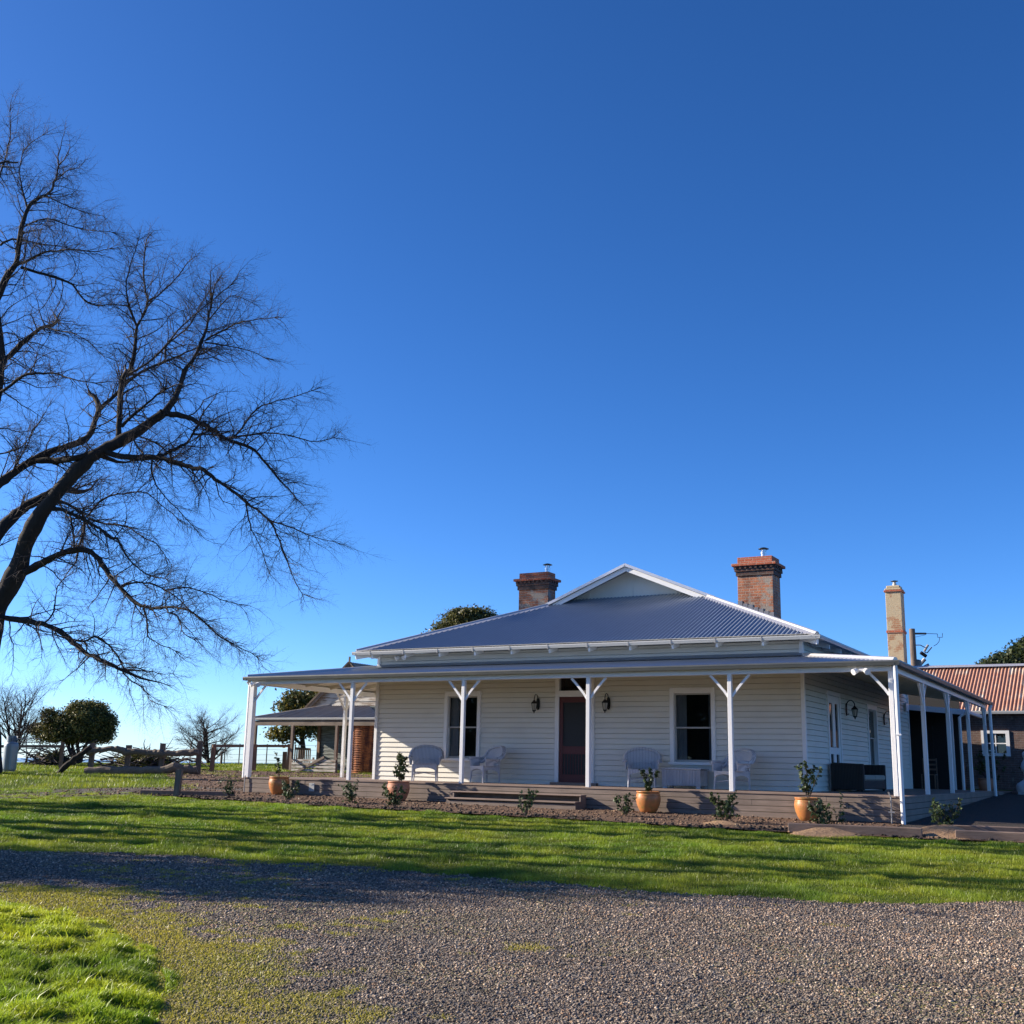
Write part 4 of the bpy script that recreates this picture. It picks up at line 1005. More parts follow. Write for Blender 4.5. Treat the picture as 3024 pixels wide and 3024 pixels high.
# ---- young shrubs in the bed
for i, (x, y, h, w, n, lab) in enumerate([
    (-14.85, -2.35, .50, .34, 110, 'young thin shrub in the soil just off the left corner of the deck'),
    (-12.75, -2.75, .50, .44, 220, 'leafy young shrub in front of the leftmost terracotta pot'),
    (-11.55, -1.9, .44, .50, 240, 'shaded young shrub in the bed between the two left pots'),
    (-9.85, -2.65, .48, .46, 300, 'dark young shrub in front of the plain terracotta pot'),
    (-6.55, -3.0, .52, .36, 190, 'upright young shrub in front of the timber steps'),
    (-4.9, -1.75, .46, .36, 210, 'small compact shrub just left of the yellow-orange pot'),
    (-2.75, -2.05, .54, .56, 420, 'dark bushy shrub midway between the two right pots'),
    (-.62, -2.75, .52, .60, 340, 'low spreading shrub on pale mulch in front of the rightmost pot'),
    (1.10, -1.75, .55, .56, 330, 'bushy shrub on a mulch mound right of the verandah corner')]):
    z = zg1(x, y); t = thing('garden_shrub', lab, 'shrub', (x, y, z), 'young shrubs in the garden bed'); shrub(t, (x, y, z), h, w, int(n*1.45), np.random.default_rng(40+i), .066, 6)

# ---- wicker chairs
def wicker_chair():
    t = thing('wicker_chair', 'wicker', 'chair', (0, 0, 0), 'wicker armchairs on the verandah')
    # back and arms: one wrapping shell, front edge faces -y
    N = 40; V = []; F = []; rows = 9
    def prof(f):      # f -1 (front of left arm) .. 1 (front of right arm)
        a = abs(f)
        if a < .55: x = math.sin(f/.55*PI/2)*.33; y = .22-.10*(1-math.cos(f/.55*PI/2))
        else: x = math.copysign(.33+.03*(a-.55)/.45, f); y = .12-.40*(a-.55)/.45
        top = .62+.33*max(0, math.cos(min(a/.62, 1)*PI/2))**.8
        return x, y, top
    for i in range(N+1):
        f = -1+2*i/N; x, y, top = prof(f); a = abs(f); bot = .40
        nl = math.hypot(x, y+.12) or 1; ox, oy = x/nl, (y+.12)/nl
        for k in range(rows):
            g = k/(rows-1); z = bot+(top-bot)*g; fl = .10*g*g*(1 if a < .7 else .4)+(.05 if k == rows-1 else 0); z -= .035 if k == rows-1 else 0
            V.append((x+ox*fl, y+oy*fl*1.2, z))
    for i in range(N):
        f = -1+2*(i+.5)/N
        for k in range(rows-1):
            if .50 < abs(f) < .72 and k in (0, 1, 2): continue      # the gap under the arms beside the back
            F.append((i*rows+k, (i+1)*rows+k, (i+1)*rows+k+1, i*rows+k+1))
    mb = MB(); mb.add(V, F); sh = mb.build('backrest', M['wicker'], t, smooth=True)
    md = sh.modifiers.new('thick', 'SOLIDIFY'); md.thickness = .022
    r = MB(); pts = []
    for i in range(N+1):
        x, y, z = V[i*rows+rows-2]; pts.append((x, y, z+.01))
    r.tube(pts, .033, 8)
    r.build('arm_roll', M['wicker'], t, smooth=True)
    s = MB().box(-.30, .30, -.30, .16, .36, .41).build('seat', M['wicker'], t, bevel=.015)
    a = MB(); V = []; F = []; K = 16        # arched front apron and side aprons
    for i in range(K+1):
        u = -1+2*i/K; low = .22+.12*(1-u*u)**.5 if abs(u) < 1 else .22
        V += [(u*.31, -.305, low), (u*.31, -.305, .41)]
    for i in range(K): F.append((2*i, 2*i+2, 2*i+3, 2*i+1))
    a.add(V, F)
    for sx in (-.31, .31):
        V = []; F = []
        for i in range(K+1):
            u = -1+2*i/K; low = .22+.10*(1-u*u)**.5 if abs(u) < 1 else .22
            V += [(sx, -.08+u*.22, low), (sx, -.08+u*.22, .41)]
        for i in range(K): F.append((2*i, 2*i+2, 2*i+3, 2*i+1))
        a.add(V, F)
    ap = a.build('apron', M['wicker'], t); md = ap.modifiers.new('thick', 'SOLIDIFY'); md.thickness = .02
    for sx in (-.29, .29):
        for sy in (-.28, .16):
            MB().tube([(sx, sy, .42), (sx*1.02, sy*1.03, .2), (sx*1.06, sy*1.1, 0)], [.03, .024, .015], 10).build('leg', M['wicker'], t)
    b = MB().tube([(-.29, -.27, .17), (0, -.20, .21), (.29, -.27, .17)], .01, 6).tube([(-.29, .15, .2), (0, .1, .22), (.29, .15, .2)], .01, 6)
    b.build('stretcher', M['wicker'], t)
    c = MB().tube([(-.27, .13, .42), (-.2, .2, .55), (0, .25, .58), (.2, .2, .55), (.27, .13, .42)], .012, 6); c.build('back_hoop', M['wicker'], t)
    return t
ch = wicker_chair()
spots = [(-11.95, 1.60, .5, 'wicker armchair half in the sunny corner, facing the lawn, left of the left window'),
         (-10.20, 1.75, -.5, 'wicker armchair turned sideways between the left window and the front door'),
         (-6.02, 1.72, .36, 'wicker armchair facing the lawn behind the narrow upright potted shrub'),
         (-3.82, 1.72, -.45, 'wicker armchair turned sideways, partly hidden by a verandah post')]
for i, (x, y, rz, lab) in enumerate(spots):
    o = ch if i == 0 else copy_tree(ch)
    o.location = (x, y, 0); o.rotation_euler = (0, 0, rz); o['label'] = lab
# ---- woven chest between the right-hand chairs
t = thing('wicker_chest', 'low woven chest between the two right wicker chairs under the window', 'chest', (-5.08, 2.0, 0))
c = MB().box(-5.54, -4.62, 1.75, 2.25, .06, .42); c.build('chest_body', M['wicker'], t, bevel=.012)
q = MB()
for k in range(24): q.tube([(-5.53+k*.0395, 1.742, .07), (-5.53+k*.0395, 1.742, .41)], .008, 5)
q.build('reed', M['wicker'], t)
MB().box(-5.57, -4.59, 1.72, 2.28, .421, .455).build('lid', M['wicker'], t, bevel=.01)
for x in (-5.48, -4.68):
    for y in (1.80, 2.2): MB().box(x-.04, x+.04, y-.04, y+.04, 0, .06).build('foot', M['wicker'], t)
# ---- dark outdoor sofa by the side wall
t = thing('outdoor_sofa', 'dark wicker sofa with pale cushion against the side wall under the verandah', 'sofa', (-1.95, 5.6, 0))
sx0, sx1, sy0, sy1 = -2.30, -1.55, 4.25, 6.75
MB().box(sx0, sx1, sy0, sy0+.12, .04, .64).build('arm', M['darkwicker'], t, bevel=.015); MB().box(sx0, sx1, sy1-.12, sy1, .04, .64).build('arm', M['darkwicker'], t, bevel=.015)
MB().box(sx0, sx0+.12, sy0+.12, sy1-.12, .04, .66).build('backrest', M['darkwicker'], t, bevel=.015)
MB().box(sx0+.12, sx1, sy0+.12, sy1-.12, .06, .26).build('base', M['darkwicker'], t, bevel=.01)
for k in range(2):
    a = sy0+.13+k*1.125; MB().box(sx0+.14, sx1+.01, a, a+1.115, .262, .39).build('seat_cushion', M['cushion'], t, bevel=.03)
    MB().rbox((sx0+.21, a+.56, .52), (.12, 1.05, .26), 0, 0, -.15).build('back_cushion', M['darkwicker'], t, bevel=.03)
for x in (sx0+.06, sx1-.06):
    for y in (sy0+.06, sy1-.06): MB().box(x-.025, x+.025, y-.025, y+.025, 0, .04).build('foot', M['black_metal'], t)

# ---- wall lanterns
def lantern():
    t = thing('wall_lantern', 'black', 'wall lamp', (0, 0, 0), 'black wall lanterns')
    # wall plate at y = 0, arm reaches to -y
    MB().lathe([(.0, -.012), (.035, -.010), (.05, 0), (.05, .012)], (0, 0, 0), 16)
    pl = MB(); pl.prism([(-.05, -.06), (-.035, -.13), (0, -.16), (.035, -.13), (.05, -.06), (.05, .06), (.035, .13), (0, .16), (-.035, .13), (-.05, .06)], -.022, 0)
    pl.build('wall_plate', M['black_metal'], t, bevel=.004)
    a = MB(); pts = [(0, -.02, -.02), (0, -.07, -.08), (0, -.12, -.02)]
    hook = [(0, -.02, .06)]+[(0, -.02-.10*(1-math.cos(x)), .10+.13*math.sin(x)) for x in np.linspace(0, PI*.98, 10)]
    a.tube(hook, .012, 8); a.tube([(0, -.02, -.10), (0, -.05, -.14), (0, -.07, -.11), (0, -.06, -.09)], .008, 8)
    a.build('arm', M['black_metal'], t, smooth=True)
    cx = (0, -.217, 0)
    MB().lathe([(.012, .12), (.012, .09), (.03, .075), (.045, .055), (.085, .02), (.09, .0), (.082, -.005)], cx, 6).build('hood', M['black_metal'], t)
    MB().lathe([(.076, -.006), (.045, -.17)], cx, 6).build('glass', M['frost'], t)
    c = MB()
    for k in range(6):
        b = k*PI/3; c.tube([(cx[0]+.078*math.cos(b), cx[1]+.078*math.sin(b), -.004), (cx[0]+.047*math.cos(b), cx[1]+.047*math.sin(b), -.172)], .006, 5)
    c.lathe([(.05, -.165), (.052, -.185), (.02, -.205), (.012, -.24), (.0, -.25)], cx, 6)
    c.build('cage', M['black_metal'], t); return t
ln = lantern()
for i, (x, y, z, rz, lab) in enumerate([(-9.12, WF-.025, 1.97, 0, 'black lantern on the front wall left of the red door'), (-7.17, WF-.025, 1.97, 0, 'black lantern on the front wall right of the red door'),
    (WR+.025, 6.35, 2.0, PI/2, 'black lantern on the side wall next to the narrow french doors'), (WR+.025, 10.9, 1.95, PI/2, 'black lantern far along the side wall, half hidden by the corner post')]):
    o = ln if i == 0 else copy_tree(ln); o.location = (x, y, z); o.rotation_euler = (0, 0, rz); o['label'] = lab

# ================================================================== OLD COTTAGE behind the left verandah
CV = 13.5; CX0, CX1, CMX = -28.5, -21.9, -25.2; CE = 2.17
K = thing('old_cottage', 'weathered grey cottage with flaking gable boards and corrugated verandah roof', 'cottage', (CMX, CV+2, zg1(CMX, CV)))
zc = zg1(-25, CV)-.02
cr = corrugated((CX0, CV, CE), (1, 0, 0), (0, 1, 0), .28, CX1-CX0, lambda x: min(x*.95, (CX1-CX0-x)*.95, 2.2), pitch=.125, amp=.020)
corrugated((CX0, CV+9, CE), (0, -1, 0), (1, 0, 0), .28, 9, lambda y: min((9-y)*1.05, 2.4), pitch=.125, amp=.020, mb=cr)
CR = cr.build('verandah_roof', M['oldiron'], K)
g = MB(); gutter(g, (CX0-.05, CV-.05, CE+.01), (CX1+.05, CV-.05, CE+.01), (0, -1, 0), .09, .08); gutter(g, (CX0-.05, CV+9, CE+.01), (CX0-.05, CV-.05, CE+.01), (-1, 0, 0), .09, .08)
g.build('gutter', M['gutter_pale'], CR)
c = MB(); cap(c, (CX0+.02, CV+.02, CE+.02), (CX0+2.3, CV+2.2, CE+.63), .10); c.build('hip_capping', M['oldiron'], CR)
MB().box(CX0+.04, CX1, CV+.02, CV+.10, CE-.30, CE-.09).build('verandah_beam', M['greywood'], K)
for x in (CX0+.12, -26.38, -24.12, -22.0):
    MB().box(x-.055, x+.055, CV+.0, CV+.11, zc-.1, CE-.30).build('verandah_post', M['greywood_z'], K)
GBY = CV+2.2; GZ0 = CE+.62; GPZ = 4.50; GHW = 1.95
gw = MB(); z = GZ0-.02
while z < GPZ-.1:
    z2 = min(z+.19, GPZ-.02); a = GHW*(1-(z-GZ0)/(GPZ-GZ0)); b = GHW*(1-(z2-GZ0)/(GPZ-GZ0)); a = max(a, .01); b = max(b, .0)
    gw.add([(CMX-a, GBY-.03, z), (CMX+a, GBY-.03, z), (CMX+b, GBY, z2), (CMX-b, GBY, z2), (CMX-a, GBY+.02, z), (CMX+a, GBY+.02, z)], [(0, 1, 2, 3), (4, 5, 1, 0)]); z = z2
gw.build('gable_boards', M['flaking'], K)
for s in (-1, 1):
    MB().bar((CMX+s*(GHW+.25), GBY-.16, GZ0-.16), (CMX, GBY-.16, GPZ+.03), .03, .20).build('bargeboard', M['greywood'], K)
mr = corrugated((CMX-GHW-.3, GBY-.25, GZ0-.12), (0, 1, 0), (1, 0, 0), (GPZ+.1-GZ0+.12)/(GHW+.3), 8, lambda y: GHW+.3, pitch=.125, amp=.020)
corrugated((CMX+GHW+.3, GBY-.25, GZ0-.12), (0, 1, 0), (-1, 0, 0), (GPZ+.1-GZ0+.12)/(GHW+.3), 8, lambda y: GHW+.3, pitch=.125, amp=.020, mb=mr)
mr.build('main_roof', M['oldiron'], K)
MB().bar((CMX, GBY-.16, GPZ-.1), (CMX, GBY-.16, GPZ+.33), .06, .06).build('finial', M['greywood_z'], K)
cw = GBY
weatherboards((-26.7, cw, 0), (1, 0, 0), (0, -1, 0), 4.8, zc, GZ0, [(1.9, 2.7, zc, 1.9)], e=.15, lip=.02).build('front_wall', M['greenboards'], K)
weatherboards((-26.7, cw+6, 0), (0, -1, 0), (-1, 0, 0), 6.0, zc, GZ0, [], e=.15, lip=.02).build('side_wall', M['greenboards'], K)
MB().box(-26.77, -26.63, cw-.07, cw+.05, zc, GZ0).build('corner_post', M['brownwood'], K)
MB().box(-25.0, -23.8, cw+.3, cw+.35, zc, 2.2).build('doorway', M['dark'], K)
# picket side rail closing the cottage verandah's end, slatted gate in front
t = thing('picket_fence', 'short grey picket fence closing the end of the cottage verandah', 'fence', (-26.4, CV+1.2, zc))
for k in range(9):
    u = k/8; x = -26.45-u*.75; y = CV+.35+u*1.9; h = .95 if k else 1.1
    MB().box(x-.012, x+.012, y-.03, y+.03, zc+.05, zc+h).build('picket', M['greywood_z'], t)
for z in (.25, .95): MB().bar((-26.42, CV+.31, zc+z), (-27.2, CV+2.25, zc+z), .03, .09).build('rail', M['greywood'], t)
t = thing('slatted_gate', 'pale slatted timber gate with diagonal brace leaning before the cottage wall', 'gate', (-25.2, CV-.35, zc))
for k in range(4): MB().box(-25.95, -23.75, CV-.42, CV-.40, zc+.06+k*.125, zc+.145+k*.125).build('slat', M['flaking'], t)
for x in (-25.97, -24.9, -23.75): MB().box(x-.03, x+.03, CV-.395, CV-.34, zc, zc+.60).build('upright', M['greywood_z'], t)
MB().bar((-25.7, CV-.45, zc+.0), (-24.3, CV-.45, zc+.62), .03, .09).build('brace', M['greywood'], t)
# ---- rusty water tank
tx, ty = -23.15, 14.15; zt_ = zg1(tx, ty)
t = thing('water_tank', 'tall rusty corrugated water tank beside the old cottage', 'water tank', (tx, ty, zt_))
prof = []; z = 0
while z < 2.02: prof.append((.545+.012*math.cos(2*PI*z/.09), z)); z += .015
MB().lathe(prof, (tx, ty, zt_), 40).build('tank_shell', M['tank'], t, smooth=True)
MB().lathe([(.0, 2.12), (.3, 2.10), (.565, 2.03), (.565, 2.0)], (tx, ty, zt_), 40).build('tank_lid', M['tank'], t)
MB().tube([(tx-.3, ty-.5, zt_+2.05), (tx-.36, ty-.56, zt_+1.95), (tx-.36, ty-.56, zt_+.2)], .03, 8).build('overflow_pipe', M['gutter_pale'], t)

# ================================================================== BRICK OUTBUILDING behind, right
BV = 19.4; BX0, BX1, BE, BR = -5.0, 9.0, 2.60, 4.42
B = thing('brick_outbuilding', 'dark brick outbuilding with rusty corrugated roof behind the side verandah', 'outbuilding', (1, BV, zg1(1, BV)))
zb = zg1(0, BV)-.3
wx0, wx1, wz0, wz1 = -.86, .04, 1.10, 1.96
q = MB().box(BX0, wx0, BV, BV+.3, zb, BE+.05).box(wx1, BX1, BV, BV+.3, zb, BE+.05).box(wx0, wx1, BV, BV+.3, zb, wz0).box(wx0, wx1, BV, BV+.3, wz1, BE+.05)
q.build('brick_wall', M['brick_wall'], B)
br_ = MB().box(BX0, BX0+.3, BV+.31, BV+6, zb, BE).box(BX1-.3, BX1, BV+.31, BV+6, zb, BE); br_.build('brick_wall', M['brick_wall'], B)
f = MB().box(wx0, wx0+.12, BV-.04, BV+.06, wz0, wz1).box(wx1-.12, wx1, BV-.04, BV+.06, wz0, wz1).box(wx0+.12, wx1-.12, BV-.04, BV+.06, wz0, wz0+.1).box(wx0+.12, wx1-.12, BV-.04, BV+.06, wz1-.1, wz1)
wf = f.build('window', M['white'], B)
MB().box((wx0+wx1)/2-.018, (wx0+wx1)/2+.018, BV+.0, BV+.03, wz0+.1, wz1-.1).box(wx0+.12, (wx0+wx1)/2-.02, BV, BV+.03, 1.51, 1.545).box((wx0+wx1)/2+.02, wx1-.12, BV, BV+.03, 1.51, 1.545).build('glazing_bar', M['white'], wf)
MB().box(wx0+.12, wx1-.12, BV+.04, BV+.045, wz0+.1, wz1-.1).build('pane', M['glass'], wf)
MB().box(wx0+.1, wx1-.1, BV+.33, BV+.34, wz0, wz1).build('window_blind', M['cushion'], wf)
rr = corrugated((BX0, BV-.35, BE), (1, 0, 0), (0, 1, 0), (BR-BE)/3.4, BX1-BX0, lambda x: 3.4, pitch=.12, amp=.020, per=8)
corrugated((BX1, BV+6.45, BE), (-1, 0, 0), (0, -1, 0), (BR-BE)/3.4, BX1-BX0, lambda x: 3.4, pitch=.12, amp=.020, mb=rr)
BRF = rr.build('roof', M['rust'], B)
c = MB(); cap(c, (BX0-.1, BV+3.05, BR+.02), (BX1+.1, BV+3.05, BR+.02), .24); c.build('ridge_capping', M['cap'], BRF)
g = MB(); gutter(g, (BX0, BV-.38, BE+.01), (BX1, BV-.38, BE+.01), (0, -1, 0), .11, .1); g.build('gutter', M['gutter_pale'], BRF)
# tall pale chimney at its left end
ca, cb = at(2612, 1760, 44.3), at(2661, 1760, 44.3); cxa, cxb, cy = ca[0], cb[0]+.02, (ca[1]+cb[1])/2
o = MB().box(cxa, cxb, cy, cy+.62, 2.4, 7.36).build('chimney', M['brick_render'], B, bevel=.01)
MB().box(cxa-.03, cxb+.03, cy-.03, cy+.65, 5.76, 5.87).box(cxa-.05, cxb+.05, cy-.05, cy+.67, 7.361, 7.43).build('brick_band', M['brick_new'], o, bevel=.01)
mm = MB().box(cxa-.02, cxb+.02, cy-.02, cy+.64, 7.431, 7.51).box(cxa+.04, cxb-.04, cy+.03, cy+.58, 7.51, 7.62); mm.build('mortar_cap', M['mulch'] if 0 else M['brick_render'], o, bevel=.02)
fx, fy = (cxa+cxb)/2+.02, cy+.3
MB().lathe([(.08, 0), (.08, .12), (.06, .13), (.06, .2)], (fx, fy, 7.6), 14).build('flue_pipe', M['gutter_pale'], o)
MB().lathe([(.0, .26), (.14, .23), (.14, .215), (.0, .22)], (fx, fy, 7.6), 14).build('cowl', M['black_metal'], o)

# ================================================================== POWER POLE
P0 = at(2693, 1857, 50); PX, PY = P0[0], P0[1]; PT = P0[2]
t = thing('power_pole', 'weathered timber power pole with transformer behind the tall pale chimney', 'power pole', (PX, PY, zg1(PX, PY)))
MB().tube([(PX, PY, zg1(PX, PY)-.3), (PX, PY, PT)], [.16, .125], 14).build('pole', M['greywood_z'], t)
s50 = 50/FPX
def pp(x, y, dz=0): return tuple(at(x, y, 50+dz))
MB().tube([pp(2700,1871), pp(2735,1871)], .045, 8).build('strain_insulator', M['gutter'], t)
MB().tube([pp(2735,1871), pp(2768,1872)], .012, 6).tube([pp(2700,1882), pp(2733,1875)], .008, 6).tube([pp(2768,1872), pp(2769,1882), pp(2783,1882), pp(2783,1870)], .014, 6).tube([pp(2775,1883), pp(2773,1895), pp(2766,1903), pp(2757,1908)], .012, 6).tube([pp(2735,1938), pp(2732,1945), pp(2730,1952)], .01, 5).build('cable', M['black_metal'], t)
MB().tube([pp(2700,1905), pp(2718,1905), pp(2731,1912)], .022, 6).build('bracket_arm', M['lead'], t)
MB().tube([pp(2741,1904), pp(2729,1924)], .05, 8).tube([pp(2752,1911), pp(2738,1928), pp(2730,1926)], .025, 6).build('fuse', M['lead'], t)
MB().tube([pp(2719,1927), pp(2735,1938)], .08, 8).build('fuse_base', M['black_metal'], t)
c = at(2708, 1965, 49.7)
MB().lathe([(.20, -.55), (.20, .18), (.17, .23), (.05, .26), (.0, .26)], tuple(c), 18).build('transformer', M['gutter'], t)
MB().tube([pp(2714,1968), pp(2731,1946)], [.06, .09], 10).tube([pp(2726,1970), pp(2743,1963)], [.05, .07], 10).build('bushing', M['lead'], t)

# ================================================================== FENCES, LOGS, GAS CYLINDER on the left
def gp(x, y, D):
    p = at(x, y, D); return np.array([p[0], p[1], zg1(p[0], p[1])])
def rough_log(pts, r, n=10, seed=0):
    rg = random.Random(seed); P = []; R_ = []
    pts = [Vector(p) for p in pts]
    for i in range(len(pts)-1):
        for k in range(4):
            f = k/4; P.append(pts[i].lerp(pts[i+1], f)+Vector((rg.uniform(-.02, .02), rg.uniform(-.02, .02), rg.uniform(-.025, .025)))); R_.append(r*(1+.10*math.sin(len(P)*.45+seed)+rg.uniform(-.05, .05)))
    P.append(pts[-1]); R_.append(r*.9)
    return MB().tube(P, R_, n)
def fpost(mb, p, h, w=.16): return mb.rbox((p[0], p[1], p[2]+h/2-.1), (w, w*.8, h+.2), .5, 0, 0, .012)
DL = 41.2
t = thing('log_fence', 'rustic grey log fence with split posts and arched top rail', 'fence', tuple(gp(420, 2288, DL)))
posts = [(266, 2278, 2194), (374, 2282, 2200), (474, 2288, 2196), (584, 2289, 2187)]
for k, (x, yb, yt) in enumerate(posts):
    b = gp(x, yb, DL); hgt = at(x, yt, DL)[2]-b[2]; fpost(MB(), b, hgt, .17).build('post', M['greywood_z'], t)
def lp(x, y, d=-.14): return at(x, y, DL+d)
rough_log([lp(258,2224), lp(285,2217), lp(320,2210), lp(352,2213), lp(372,2220)], .105, 10, 1).build('rail', M['greywood'], t, smooth=False)
rough_log([lp(366,2221), lp(410,2220), lp(450,2224), lp(480,2224)], .115, 10, 2).build('rail', M['greywood'], t)
rough_log([lp(470,2226), lp(520,2226), lp(560,2223), lp(586,2220)], .115, 10, 3).build('rail', M['greywood'], t)
t = thing('fallen_log', 'long grey log lying along the foot of the log fence', 'log', tuple(gp(415, 2288, DL-.5)))
rough_log([lp(253,2279,-.6), lp(300,2276,-.6), lp(360,2278,-.6), lp(420,2277,-.6), lp(480,2273,-.6), lp(515,2267,-.6), lp(550,2273,-.6), lp(582,2272,-.6)], .155, 11, 4).build('log', M['greywood'], t)
t = thing('leaning_log', 'dark pole leaning from the ground against the left log fence post', 'log', tuple(gp(168, 2284, DL-.3)))
rough_log([gp(168, 2284, DL-.3)-np.array([0, 0, .05]), lp(195,2262,-.3), lp(230,2234,-.25), lp(268,2205,-.2)], .10, 9, 5).build('pole', M['bark'], t)
# post and rail, left of the log fence
t = thing('rail_fence', 'single dark rail on a pale square post behind the gas cylinder', 'fence', tuple(gp(178, 2270, 45.4)))
b = gp(178, 2270, 45.4); fpost(MB(), b, at(178, 2191, 45.4)[2]-b[2], .13).build('post', M['brownwood'], t)
b = gp(-20, 2265, 45.8); fpost(MB(), b, 1.1, .13).build('post', M['brownwood'], t)
MB().bar(at(-20, 2204, 45.7), at(178, 2204, 45.3), .05, .11).build('rail', M['brownwood'], t)
# post and rail between the log fence and the cottage
t = thing('rail_fence', 'brown post and rail fence running to the old cottage', 'fence', tuple(gp(625, 2279, 44.4)))
for x, D, yt in ((625, 44.4, 2197), (851, 46.6, 2197), (749, 45.5, 2198)):
    b = gp(x, 2278, D); fpost(MB(), b, at(x, yt, D)[2]-b[2], .15).build('post', M['brownwood'], t)
MB().bar(at(628, 2203, 44.35), at(851, 2203, 46.55), .05, .10).build('rail', M['brownwood'], t)
b = gp(838, 2276, 47.5); fpost(MB(), b, .75, .16).build('post', M['brownwood'], t)
# wire fence beyond
t = thing('wire_fence', 'thin wire fence on slender grey posts along the paddock edge', 'fence', tuple(gp(650, 2252, 54)))
ws = []
for x in (470, 560, 653, 662, 705, 786, 880, 960):
    b = gp(x, 2252, 54); ws.append(b); r = .05 if x == 653 else .025
    MB().tube([b-np.array([0, 0, .1]), b+np.array([0, 0, 1.0 if x != 653 else .62])], r, 6).build('post', M['greywood_z'], t)
w = MB()
for z in (.25, .5, .75, .97):
    for a, b in zip(ws[:-1], ws[1:]): w.tube([a+np.array([0, 0, z]), (a+b)/2+np.array([0, 0, z-.02]), b+np.array([0, 0, z])], .006, 4)
w.build('wire', M['lead'], t)
# steel gate behind the rail at far left
t = thing('farm_gate', 'tubular steel farm gate behind the rail at far left', 'gate', tuple(gp(80, 2256, 49)))
g = MB()
for y in (2182, 2192, 2222): g.tube([at(40, y, 49), at(118, y, 49)], .02, 6)
for x in (40, 78, 118): g.tube([at(x, 2182, 49), gp(x, 2256, 49)], .022, 6)
g.build('gate_frame', M['lead'], t)
# gas cylinder
b = gp(25, 2277, 41.6); r_ = .25
t = thing('gas_cylinder', 'tall grey gas cylinder standing beside the big tree trunk', 'gas cylinder', tuple(b))
MB().lathe([(.23, 0), (.23, .04), (r_, .08), (r_, .92), (.24, .99), (.215, 1.04), (.12, 1.08), (.0, 1.09)], tuple(b), 28).build('cylinder', M['gas'], t)
c = MB(); n = 24; V = []; F = []
for k in range(n+1):
    a = 2*PI*k/n*.78+.6
    for z in (1.05, 1.29): V.append((b[0]+.19*math.cos(a), b[1]+.19*math.sin(a), b[2]+z))
for k in range(n): F.append((2*k, 2*k+2, 2*k+3, 2*k+1))
c.add(V, F).build('collar', M['gas'], t, smooth=True)
MB().tube([(b[0], b[1], b[2]+1.1), (b[0], b[1], b[2]+1.22)], .03, 10).build('valve', M['lead'], t)
# short post near the bed
b = gp(523, 2353, 27.5); t = thing('stump_post', 'short weathered post standing at the left end of the garden bed', 'post', tuple(b))
MB().rbox((b[0], b[1], b[2]+.27), (.145, .12, .74), .45, 0, .04, .012).build('post', M['greywood_z'], t)
# ---- brush piles
def brush(label, c, L, W, h, n, seed, leaf=0):
    rg = np.random.default_rng(seed); t = thing('brush_pile', label, 'brush pile', tuple(c)); polys = []
    for _ in range(n):
        a = rg.uniform(0, 2*PI); p = c+np.array([rg.normal(0, L*.4), rg.normal(0, W*.4), abs(rg.normal(0, h*.35))])
        polys.append(grow(p, np.array([math.cos(a), math.sin(a), rg.normal(.15, .3)]), rg.uniform(.5, 1.8), rg.uniform(.01, .045), rg, .25, (0, 0, -.02), None, .3))
    V, F = tubes_np(polys, 5); mesh_np('branches', V, F, M['twig'], t)
    if leaf: leaf_crown('leaves', [(c+np.array([0, 0, h*.35]), (L*.5, W*.5, h*.45))], leaf, .10, DK, t, rg, .12, 'leaf', .3)
brush('heap of cut branches and leaves behind the middle of the log fence', gp(430, 2262, 46), 2.6, 1.2, .8, 200, 1, 8000)
brush('dark heap of dead branches below the round evergreen tree', gp(150, 2262, 49), 1.5, 1.0, .8, 150, 2, 3000)
rg = np.random.default_rng(77)
# ---- white garden ornament at the right edge
wp = gnd_pt = gp(3024, 2360, 35); t = thing('garden_ornament', 'white plaster garden figure at the right edge, cut by the frame', 'garden ornament', tuple(wp))
MB().lathe([(.34, -.05), (.36, .05), (.38, .22), (.34, .30), (.24, .36), (.15, .42), (.12, .52), (.14, .62), (.19, .70), (.21, .80), (.18, .92), (.13, 1.0), (.11, 1.06), (.14, 1.12), (.14, 1.22), (.08, 1.28), (.0, 1.29)], (wp[0]+.18, wp[1], wp[2]+.02), 28).build('figure', M['statue'], t, smooth=True)
MB().rbox((wp[0]+.18, wp[1], wp[2]+.02), (.85, .85, .10), .3).build('plinth', M['lead'], t)
# ---- garden seat and pot in the rear store shade
bp = np.array([-1.55, 14.55, -.03]); 
t = thing('potted_shrub', 'dim potted shrub on the floor at the far end of the side verandah', 'potted plant', (-.35, 15.7, zg1(-.35, 15.7)))
MB().lathe([(a*.8, b_*.9) for a, b_ in POT], (-.35, 15.7, zg1(-.35, 15.7)), 20).build('pot', M['pot2'], t, smooth=True)
shrub(t, (-.35, 15.7, zg1(-.35, 15.7)+.45), .8, .7, 260, np.random.default_rng(91), .09, 5)
t = thing('garden_shrub', 'large dark shrub in shade below the brick building window', 'shrub', tuple(gp(2960, 2335, 39)))
bb = gp(2962, 2335, 39); shrub(t, bb, 1.1, 1.5, 700, np.random.default_rng(92), .11, 7)
t = thing('kitchen_chair', 'dim timber chair inside the dark rear store opening', 'chair', (-2.0, 15.6, -.03))
cx, cy = -2.0, 15.6
for dx in (-.2, .2):
    for dy in (-.2, .2): MB().box(cx+dx-.018, cx+dx+.018, cy+dy-.018, cy+dy+.018, -.03, .95 if dy > 0 else .42).build('leg', M['sleeper'], t)
MB().box(cx-.22, cx+.22, cy-.22, cy+.22, .42, .45).build('seat', M['sleeper'], t)
for z in (.6, .75, .9): MB().box(cx-.18, cx+.18, cy+.19, cy+.21, z-.03, z+.03).build('slat', M['sleeper'], t)
